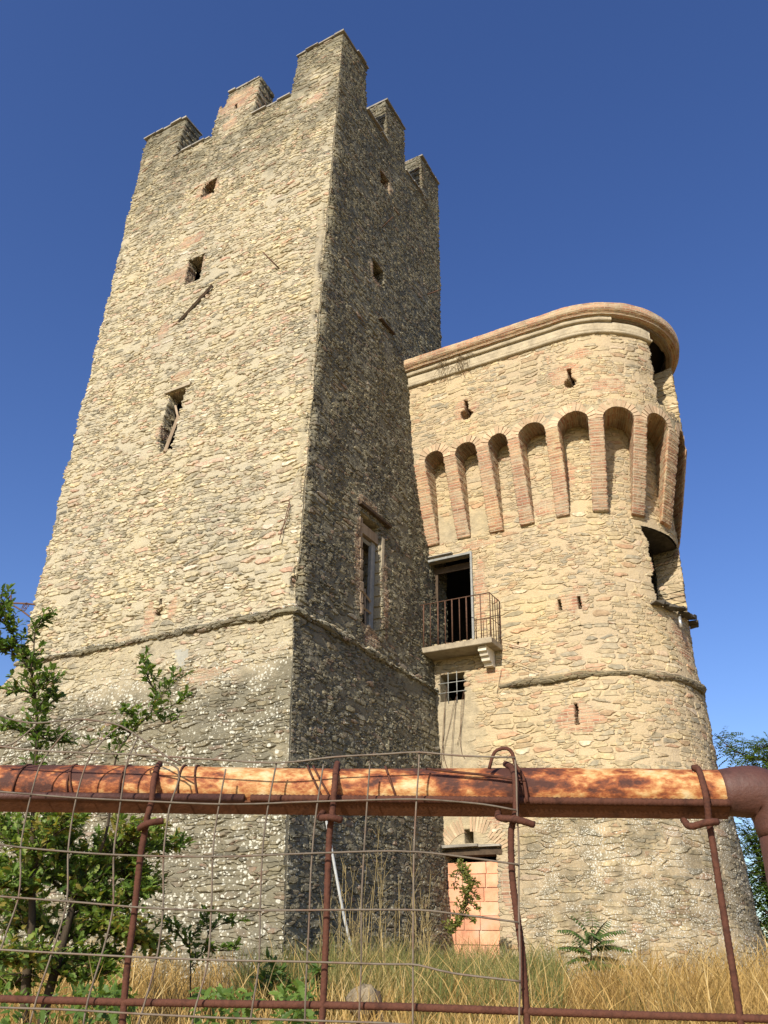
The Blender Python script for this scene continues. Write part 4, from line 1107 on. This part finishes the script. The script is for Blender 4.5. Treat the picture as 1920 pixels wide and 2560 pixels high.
def dress(lm, wm, P, start, density, spread, size, shape, bias=0.5, tw=.010):
    """twigs with leaves along a branch"""
    m = len(P)
    for i in range(int(m * start), m):
        for _ in range(density):
            if random.random() > .8: continue
            d = rand_dir(); d.z = abs(d.z) * .6 + .1; ax = (P[min(i + 1, m - 1)] - P[max(0, i - 1)]).normalized()
            d = (d + ax * .7).normalized(); L = spread * random.uniform(.35, 1.0) * (1.1 - .6 * (i / m))
            q0 = P[i]; q1 = q0 + d * L; wm.tube([q0, (q0 + q1) / 2 + rand_dir() * L * .08, q1], [tw * .5, tw * .35, tw * .2], 4, cap=False)
            nl = max(3, int(L / .05))
            for k in range(nl):
                t = (k + .6) / nl; p = q0.lerp(q1, t)
                ld = (d * .5 + rand_dir()).normalized(); ld.z = ld.z * .7 + .12
                up = (Vector((0, -.25, 1)) + rand_dir() * .8).normalized()
                add_leaf(lm, p, ld, up, size * random.uniform(.6, 1.25), shape, min(.999, max(0, random.gauss(bias, .27))))
            for k in range(3):
                ld = (d + rand_dir() * .7).normalized(); add_leaf(lm, q1, ld, (Vector((0, -.3, 1)) + rand_dir() * .6).normalized(), size * random.uniform(.6, 1.0), shape, min(.999, max(0, random.gauss(bias + .12, .22))))


OD = 8.6
oak = empty('oak_tree', tuple(at(110, 2540, OD)), 'young bushy oak tree with lobed leaves growing behind the gate at the left', 'tree')
wood = MB(); lf_ = MB()
def ob(L, f=ZL, d=OD): return [at(x, y, d + dv) for (x, y), dv in L] if False else [at(x, y, d) for x, y in f(L)]
trunk = branch(wood, ob([(330, 1950), (380, 1700), (440, 1480), (505, 1250), (560, 1050), (600, 880)]), .045, .03)
trunk2 = branch(wood, ob([(180, 1950), (200, 1700), (215, 1500), (250, 1200), (255, 700), (260, 300)]), .045, .022)
lead1 = branch(wood, [at(x, y, OD) for x, y in ZL([(260, 500), (262, 200)]) + ZT([(310, 1750), (318, 1500), (318, 1350), (300, 1150), (265, 960), (230, 870), (150, 720), (70, 560), (20, 440), (10, 330)])], .02, .004)
dress(lf_, wood, lead1, .12, 4, .26, .085, OAK, .42)
side = branch(wood, [at(x, y, OD - .1) for x, y in ZT([(265, 960), (290, 800), (300, 650), (330, 560), (400, 500)])], .008, .003); dress(lf_, wood, side, .1, 4, .18, .08, OAK, .40)
for L, dv in ((((300, 1150), (380, 1080), (440, 1030)), -.15), (((310, 1300), (420, 1270), (470, 1180)), .1), (((300, 1180), (190, 1120), (120, 1140)), .1), (((318, 1480), (420, 1560), (560, 1580)), .2), (((150, 720), (60, 780), (-30, 620)), .1), (((250, 880), (120, 820), (-20, 790)), .15), (((100, 640), (30, 540), (-40, 500)), -.1), (((318, 1500), (180, 1480), (40, 1440)), 0)):
    P = branch(wood, [at(x, y, OD + dv * (k / 2)) for k, (x, y) in enumerate(ZT(L))], .008, .003); dress(lf_, wood, P, .1, 4, .22, .085, OAK, .42)
lead2 = branch(wood, [at(x, y, OD - .2 + .02 * i) for i, (x, y) in enumerate(ZL([(800, 540), (860, 330)]) + ZT([(1000, 1720), (1130, 1500), (1250, 1380), (1340, 1250), (1345, 1120), (1300, 980), (1265, 880)]))], .014, .003)
dress(lf_, wood, lead2, .45, 3, .22, .085, OAK, .45)
for L in (((1340, 1250), (1440, 1120), (1560, 1020)), ((1230, 1400), (1130, 1330), (1060, 1330)), ((1350, 1330), (1480, 1260), (1640, 1190)), ((1130, 1500), (1080, 1470), (1030, 1470)), ((1345, 1120), (1300, 1060), (1270, 960))):
    P = branch(wood, [at(x, y, OD - .15) for x, y in ZT(L)], .007, .002); dress(lf_, wood, P, .2, 3, .17, .08, OAK, .46)
for L in (((560, 1720), (700, 1640), (850, 1570), (950, 1540)), ((1200, 1490), (1350, 1440), (1540, 1380))):
    P = branch(wood, [at(x, y, OD - .1) for x, y in ZT(L)], .006, .002); dress(lf_, wood, P, .55, 2, .14, .075, OAK, .42)
# the crown behind the gate
crown_br = [((600, 880), (480, 820), (330, 740), (180, 720), (20, 690)), ((600, 880), (680, 800), (800, 740), (960, 690), (1080, 700)), ((590, 900), (760, 900), (950, 930), (1120, 900)), ((560, 1050), (640, 800), (720, 650), (800, 540)),
            ((250, 1200), (160, 1050), (60, 1000), (-60, 960)), ((505, 1250), (650, 1200), (800, 1180), (960, 1200)), ((505, 1250), (380, 1180), (250, 1120), (100, 1180)), ((255, 700), (330, 560), (420, 420), (560, 330)), ((255, 640), (160, 520), (60, 420), (-60, 330)),
            ((440, 1480), (600, 1420), (760, 1440), (900, 1400)), ((440, 1480), (300, 1420), (120, 1440), (-40, 1420)), ((260, 420), (380, 330), (520, 300)), ((800, 540), (930, 560), (1100, 540), (1250, 520), (1420, 500)), ((860, 560), (1020, 450), (1180, 420)), ((440, 1500), (640, 1560), (820, 1520)), ((215, 1500), (100, 1600), (-40, 1620)),
            ((960, 1200), (1060, 1260), (1180, 1300)), ((600, 880), (560, 700), (480, 560), (500, 420)), ((255, 900), (150, 850), (30, 820)), ((800, 1180), (900, 1130), (990, 1180)), ((560, 1050), (700, 1010), (860, 1020)), ((960, 690), (1060, 800), (1180, 860))]
for k, L in enumerate(crown_br):
    dv = random.uniform(-.75, .75)
    P = branch(wood, [at(x, y, OD + dv * (i / (len(L) - 1))) for i, (x, y) in enumerate(ZL(L))], .016, .004)
    dress(lf_, wood, P, .12, 9, .34, .095, OAK, .56 + (.18 if k % 3 == 1 else 0))
lf_.build('crown', M_oak, oak, False); wood.build('trunk', M_bark, oak)

# second seedling oak right of it
oak2 = empty('oak_sapling', tuple(at(640, 2540, 9.3)), 'small oak sapling with few leafy twigs against the lichen-spotted wall', 'sapling')
wood = MB(); lf_ = MB()
for L in (((1520, 1720), (1520, 1400), (1515, 1250), (1590, 1150), (1650, 1080)), ((1515, 1300), (1420, 1200), (1330, 1150)), ((1640, 1330), (1660, 1200), (1760, 1120), (1860, 1110)), ((1640, 1330), (1760, 1330), (1870, 1330)), ((1515, 1420), (1600, 1360), (1650, 1330))):
    P = branch(wood, [at(x, y, 9.3) for x, y in ZL(L)], .008, .003); dress(lf_, wood, P, .35, 3, .18, .08, OAK, .38)
lf_.build('crown', M_oak, oak2, False); wood.build('stem', M_bark, oak2)

# trees beyond the round tower
M_rob = leafmat('locust_leaf', [(0, (.06, .11, .022)), (.5, (.125, .20, .038)), (1, (.21, .28, .06))], .45)
def pinnate(mb, p, d, L, n, ls, droop=.3, shape=OVAL, bias=.5):
    d = d.normalized(); side = d.cross(Vector((0, 0, 1)));
    side = side.normalized() if side.length > 1e-3 else Vector((1, 0, 0))
    for k in range(n):
        t = (k + 1) / n; q = p + d * (L * t) + Vector((0, 0, -droop * L * t * t))
        for sg_ in (-1, 1):
            add_leaf(mb, q, side * sg_ + d * .35 + Vector((0, 0, -.15)), Vector((0, 0, 1)) + rand_dir() * .3, ls * random.uniform(.8, 1.1), shape, min(.999, max(0, random.gauss(bias, .2))))


def far_tree(name, label, base, limbs, mat, ls, group=None, cl=26, spread=.55, bias=.5):
    t = empty(name, tuple(base), label, 'tree', group); w = MB(); l = MB()
    for L, r0, r1 in limbs:
        P = branch(w, L, r0, r1, 6); m = len(P)
        for i in range(int(m * .35), m, max(1, int(m / cl))):
            for _ in range(3):
                d = rand_dir(); d.z *= .6; q = P[i] + d * spread * random.uniform(.2, 1)
                w.tube([P[i], q], [.008, .004], 3, cap=False)
                pinnate(l, q, d, ls * 3.6, 6, ls, .25, OVAL, bias)
                pinnate(l, P[i].lerp(q, .5), rand_dir(), ls * 3.2, 5, ls, .25, OVAL, bias - .1)
    l.build('crown', mat, t, False); w.build('trunk', M_bark, t)


TD = 21.0
def tp(x, y, d=TD): return at(x, y, d)
def ZR6(L): return [(1560 + x * .2713, 1780 + y * .2713) for x, y in L]
q = lambda L, d=TD: [at(x, y, d + .25 * i) for i, (x, y) in enumerate(ZR6(L))]
far_tree('locust_tree', 'feathery green locust tree reaching over from the right behind the gate post', at(2060, 2420, TD),
         [([at(2060, 2450, TD), at(2040, 2200, TD), at(2010, 2000, TD), at(1990, 1900, TD)], .14, .06),
          (q([(1600, 520), (1400, 450), (1180, 430), (1000, 340), (860, 230)]), .035, .006), (q([(1600, 560), (1450, 380), (1350, 320), (1220, 350)]), .03, .006), (q([(1600, 600), (1400, 540), (1250, 520), (1130, 530)]), .03, .006), (q([(1500, 480), (1380, 420), (1300, 300)]), .02, .005),
          (q([(1600, 500), (1500, 420), (1450, 330)]), .02, .005)], M_rob, .085, 'trees beyond the round tower', 24, .42, .62)
far_tree('bushy_tree', 'dark bushy tree low beyond the round tower wall at the right edge', at(1960, 2420, TD - 1),
         [(q([(1500, 2300), (1400, 2000), (1330, 1700), (1280, 1450), (1200, 1250), (1100, 1100)], TD - 1), .10, .01), (q([(1450, 2000), (1320, 1850), (1220, 1750), (1160, 1720)], TD - 1), .04, .01), (q([(1450, 1800), (1330, 1560), (1240, 1480), (1150, 1500)], TD - 1), .04, .01), (q([(1450, 1600), (1400, 1400), (1260, 1180), (1230, 1100)], TD - 1), .04, .01),
          (q([(1500, 2100), (1400, 1950), (1290, 1960), (1220, 1900)], TD - 1), .04, .01), (q([(1500, 1700), (1500, 1400), (1420, 1200), (1330, 1130)], TD - 1), .04, .01), (q([(1500, 1900), (1450, 1700), (1380, 1620), (1300, 1600)], TD - 1), .04, .01), (q([(1550, 2200), (1480, 2150), (1380, 2100), (1290, 2110)], TD - 1), .04, .01)], M_rob, .10, 'trees beyond the round tower', 30, .55, .30)
b = MB()
bt = empty('bare_shrub', tuple(at(1900, 2420, TD - .5)), 'leafless twiggy shrub behind the round tower below the pipe rail', 'shrub')
for k in range(26):
    x0, y0 = 1420 + random.uniform(-60, 60), 1500; x1, y1 = random.uniform(1000, 1330), random.uniform(960, 1250)
    P = catmull([at(*ZR6([(x0, y0)])[0], TD), at(*ZR6([((x0 + x1) / 2 + random.uniform(-40, 40), (y0 + y1) / 2)])[0], TD), at(*ZR6([(x1, y1)])[0], TD)], .2); b.tube(P, [.012 - .009 * i / (len(P) - 1) for i in range(len(P))], 4)
b.build('branches', M_bark, bt)

# tree of heaven seedling before the round wall
M_ail = leafmat('ailanthus_leaf', [(0, (.040, .080, .022)), (.5, (.070, .125, .032)), (1, (.14, .20, .045))], .35)
base = at(1478, 2500, 15.2); base.z = float(gz(base.x, base.y))
ail = empty('ailanthus_seedling', tuple(base), 'green seedling with long feathered fronds in front of the round tower wall', 'plant')
w = MB(); l = MB(); top = at(1478, 2350, 15.2)
w.tube([base, base.lerp(top, .5), top], [.02, .016, .01], 6)
for (tx, ty), dv, st in (((1395, 2325), -.2, .9), ((1432, 2290), 0, 1), ((1475, 2272), .1, 1), ((1560, 2325), -.2, 1), ((1575, 2375), 0, .85), ((1400, 2368), .1, .8), ((1520, 2300), .2, 1), ((1588, 2415), -.1, .6), ((1500, 2420), -.4, .6), ((1440, 2350), -.3, .75), ((1535, 2350), -.3, .8), ((1490, 2310), .25, .95), ((1420, 2405), .2, .65), ((1545, 2400), .3, .7), ((1450, 2420), -.3, .55), ((1560, 2440), .1, .5), ((1470, 2330), -.5, .9)):
    e = at(tx, ty, 15.2 + dv); s0 = base.lerp(top, st); mid = (s0 + e) / 2 + Vector((random.uniform(-.06, .06), random.uniform(-.08, .08), random.uniform(.0, .10))); P = catmull([s0, mid, e], .04)
    w.tube(P, [.007 - .005 * i / (len(P) - 1) for i in range(len(P))], 4)
    for i in range(2, len(P), 1):
        d = (P[i] - P[i - 1]).normalized(); sd2 = d.cross(Vector((0, 0, 1))).normalized(); ls = .165 * (1 - .55 * (i / len(P)) ** 2)
        for sg_ in (-1, 1): add_leaf(l, P[i], sd2 * sg_ * .8 + d * .35 + Vector((0, 0, -.45)), Vector((0, -.3, 1)) + rand_dir() * .2, ls, LANCE, min(.999, max(0, random.gauss(.45, .2))))
l.build('fronds', M_ail, ail, False); w.build('stem', M_bark, ail)

# creeper on the bricked doorway
vine = empty('creeper', tuple(RP(-7.9, .0, -.1)), 'leafy creeper climbing in front of the bricked-up doorway', 'climbing plant')
w = MB(); l = MB()
M_vine = leafmat('creeper_leaf', [(0, (.07, .10, .02)), (.5, (.15, .18, .04)), (1, (.27, .25, .07))], .4)
vl = [(430, 900), (480, 820), (530, 730), (560, 640), (575, 560), (590, 480), (580, 400), (550, 340), (525, 300)]
P = catmull([at(x, y, 16.15 + .12 * math.sin(i)) for i, (x, y) in enumerate(ZN(vl))], .05); w.tube(P, .008, 5); dress(l, w, P, .0, 6, .22, .085, OVAL, .5, .008)
for L in (((580, 430), (630, 440), (660, 460)), ((590, 500), (640, 540), (655, 570)), ((550, 340), (490, 370), (470, 470)), ((575, 590), (630, 640), (655, 660)), ((540, 720), (590, 740), (625, 770))):
    P = catmull([at(x, y, 16.1) for x, y in ZN(L)], .05); w.tube(P, .006, 4); dress(l, w, P, .1, 3, .12, .07, OVAL, .55, .006)
l.build('leaves', M_vine, vine, False); w.build('stem', M_bark, vine)

# big-leaved weed at the tower's foot
wd = empty('broadleaf_weed', tuple(at(700, 2560, 10.0)), 'broad-leaved green weed at the foot of the tower corner', 'plant')
w = MB(); l = MB()
M_weed = leafmat('weed_leaf', [(0, (.035, .070, .016)), (.5, (.065, .125, .024)), (1, (.13, .20, .04))], .35)
for L in (((700, 1900), (640, 1700), (600, 1560), (580, 1440)), ((700, 1900), (720, 1750), (740, 1680)), ((680, 1850), (560, 1640), (510, 1560)), ((700, 1900), (800, 1760), (900, 1640)), ((720, 1900), (850, 1700), (950, 1500)), ((680, 1900), (600, 1720), (560, 1620))):
    P = catmull([at(x, y, 10.0 + random.uniform(-.3, .3)) for x, y in ZM(L)], .07); w.tube(P, .008, 5); dress(l, w, P, .3, 2, .16, .15, LANCE, .45, .008)
l.build('leaves', M_weed, wd, False); w.build('stem', M_bark, wd)

# low vine leaves at the bottom of the frame
M_low = leafmat('low_vine_leaf', [(0, (.05, .10, .018)), (.5, (.09, .16, .025)), (1, (.16, .24, .045))], .4)
l = MB()
for k in range(800):
    x = random.choice([random.uniform(-40, 330), random.uniform(180, 330), random.uniform(470, 640), random.uniform(690, 780)]); y = 2478 + random.expovariate(1 / 60) + (30 if 330 < x < 470 else 0)
    p = at(x, y, random.uniform(5.4, 7.0)); 
    add_leaf(l, p, rand_dir() * .8 + Vector((0, 0, .1)), Vector((0, -.4, 1)) + rand_dir() * .6, random.uniform(.05, .10), OVAL if k % 2 else OAK, min(.999, max(0, random.gauss(.5, .25))))
lv = l.build('low_foliage', M_low, None, False); tag(lv, 'low light-green creeping leaves along the bottom behind the gate', 'ground cover', kind='stuff')

# ---- grass
def hair(n, xyfun, hmin, hmax, w, bend, seeds=.3):
    pts = xyfun(n); n = len(pts)
    x, y = pts[:, 0], pts[:, 1]; z = gz(x, y)
    clump = fbm(x * 1.2, y * 1.2, 77, 3)
    h = (hmin + (hmax - hmin) * rng.random(n) ** 1.4) * (.55 + .9 * clump)
    an = rng.random(n) * 2 * np.pi; b = bend * h * (rng.random(n) * .9 + .1)
    dx, dy = np.cos(an) * b, np.sin(an) * b
    sw = rng.random(n) * np.pi; sx, sy = np.cos(sw) * w * .5, np.sin(sw) * w * .5
    rows = []
    for t, ww in ((0, 1.0), (.4, .85), (.75, .6), (1.0, .12)):
        cx = x + dx * t * t; cy = y + dy * t * t; cz = z - .03 + h * (t - .18 * bend * t * t)
        k = ww * (1 + 0 * x)
        if t == .75: k = np.where(rng.random(n) < seeds, 2.0, ww)
        rows.append(np.stack([cx - sx * k, cy - sy * k, cz], -1)); rows.append(np.stack([cx + sx * k, cy + sy * k, cz], -1))
    V = np.stack(rows, 1).reshape(-1, 3); base = np.arange(n)[:, None] * 8
    F = np.concatenate([base + np.array([[0, 1, 3, 2]]), base + np.array([[2, 3, 5, 4]]), base + np.array([[4, 5, 7, 6]])], 0)
    r = np.repeat(np.clip(rng.random(n) * .55 + (clump - .5) * 1.5 + .22, 0, 1), 8)
    return V, F, r


def inside(x, y):
    """keeps plants out of the two towers"""
    a = (y > 11.15) & (x < -7.9) & (x > -18)
    b_ = (((x - UC) ** 2 + (y - VC) ** 2) < 2.62 ** 2) | ((y > 16.6) & (x < UC) & (x > -9))
    return a | b_


def polar(d0, d1, a0, a1, pw=1.0):
    def f(n):
        d = d0 + (d1 - d0) * rng.random(n) ** pw; a = np.radians(a0 + (a1 - a0) * rng.random(n))
        x, y = d * np.sin(a), d * np.cos(a); k = ~inside(x, y); return np.stack([x[k], y[k]], -1)
    return f


M_dry = leafmat('dry_grass_blade', [(0, (.13, .12, .035)), (.2, (.22, .135, .045)), (.5, (.38, .245, .075)), (.8, (.50, .35, .13)), (1, (.58, .46, .23))], .3, .7)
M_grn = leafmat('green_grass_blade', [(0, (.075, .105, .03)), (.4, (.13, .16, .045)), (.75, (.22, .22, .075)), (1, (.38, .31, .12))], .35, .7)
V, F, r = hair(56000, polar(4.5, 19, -62, 4, .8), .14, .62, .0060, .75)
V2, F2, r2 = hair(2600, polar(5.0, 17, -60, 3, .8), .55, 1.0, .0042, .8, .95)
V = np.concatenate([V, V2]); F = np.concatenate([F, F2 + len(V) - len(V2)]); r = np.concatenate([r, np.clip(r2 * .6 + .4, 0, 1)])
o = make('dry_grass', V, F, M_dry, None, rnd=r, smooth=False); tag(o, 'tall golden dry grass covering the slope up to the towers', 'grass', kind='stuff')
V, F, r = hair(15000, polar(10.0, 16.5, -38, -19, .8), .22, .86, .0065, .65, .15)
o = make('green_grass', V, F, M_grn, None, rnd=r, smooth=False); tag(o, 'taller greenish grass and weeds in front of the bricked-up doorway', 'grass', kind='stuff')
V, F, r = hair(6500, polar(8.5, 16.0, -17, 3, .8), .35, .95, .0060, .8, .4)
o = make('dry_grass', V, F, M_dry, None, rnd=r, smooth=False); tag(o, 'taller seeding dry grass at the right foot of the round tower', 'grass', kind='stuff')
# thin dry stalks by the shaded wall
b = MB()
for k in range(46):
    a = math.radians(random.uniform(-33.5, -26)); d = random.uniform(11, 14); x, y = d * math.sin(a), d * math.cos(a); z = float(gz(x, y)); h = random.uniform(.9, 2.1) * (1 if k % 3 else .7)
    p = Vector((x, y, z)); tp_ = p + Vector((random.uniform(-.15, .15), random.uniform(-.1, .1), h)); b.tube([p, (p + tp_) / 2 + rand_dir() * .04, tp_], [.007, .005, .002], 4)
    for j in range(7):
        s_ = p.lerp(tp_, random.uniform(.4, .95)); b.tube([s_, s_ + Vector((random.uniform(-.16, .16), random.uniform(-.16, .16), random.uniform(.08, .3)))], [.003, .0015], 3)
o = b.build('tall_weeds', simple('tan_stalk', (.22, .17, .07), (.38, .29, .13), 6, .9, 0, rnd=.3)); tag(o, 'tall thin brown weed stalks beside the shaded tower wall', 'weeds', kind='stuff')

# pale pole leaning on the shaded wall
b = MB(); b.tube(catmull([(-7.93, 13.45, -.45), (-7.955, 13.30, -.15), (-7.985, 12.86, .66), (-8.03, 12.55, 1.44), (-8.06, 12.29, 2.1), (-8.09, 12.05, 2.6)], .2), .024, 8)
o = b.build('pole', simple('pale_grey_paint', (.44, .47, .48), (.60, .62, .62), 6, .6, .2, .003)); tag(o, 'pale grey pole leaning against the shaded tower face', 'pole')
# boulder and stake
c = at(912, 2500, 9.5); 
V = []; F = []; nu, nv = 24, 14
for i in range(nv + 1):
    ph = PI * i / nv
    for j in range(nu):
        th = 2 * PI * j / nu; rr = 1 + .25 * (float(fbm(math.cos(th) * 4 + 9, ph * 4 + math.sin(th) * 4, 95, 3)) - .5) + .9 * (float(fbm(math.cos(th) * 1.3 + 5, ph * 1.2 + math.sin(th) * 1.3, 91, 3)) - .5)
        V.append((c.x + .19 * rr * math.sin(ph) * math.cos(th), c.y + .15 * rr * math.sin(ph) * math.sin(th), c.z - .02 + .145 * rr * math.cos(ph)))
for i in range(nv):
    for j in range(nu): F.append((i * nu + j, (i + 1) * nu + j, (i + 1) * nu + (j + 1) % nu, i * nu + (j + 1) % nu))
o = make('boulder', V, F, simple('pale_stone', (.16, .13, .085), (.31, .255, .17), 9, .95, .9, .03)); tag(o, 'rounded pale boulder in the dry grass below the leaning pole', 'boulder')
b = MB(); p0 = at(950, 2600, 9.3); p1 = at(944, 2478, 9.3); b.tube(catmull([p0, p0.lerp(p1, .5) + Vector((.02, 0, 0)), p1], .05), .035, 7, taper=.8)
o = b.build('stake', M_darkwood); tag(o, 'short dark charred stake beside the pale boulder', 'stake')
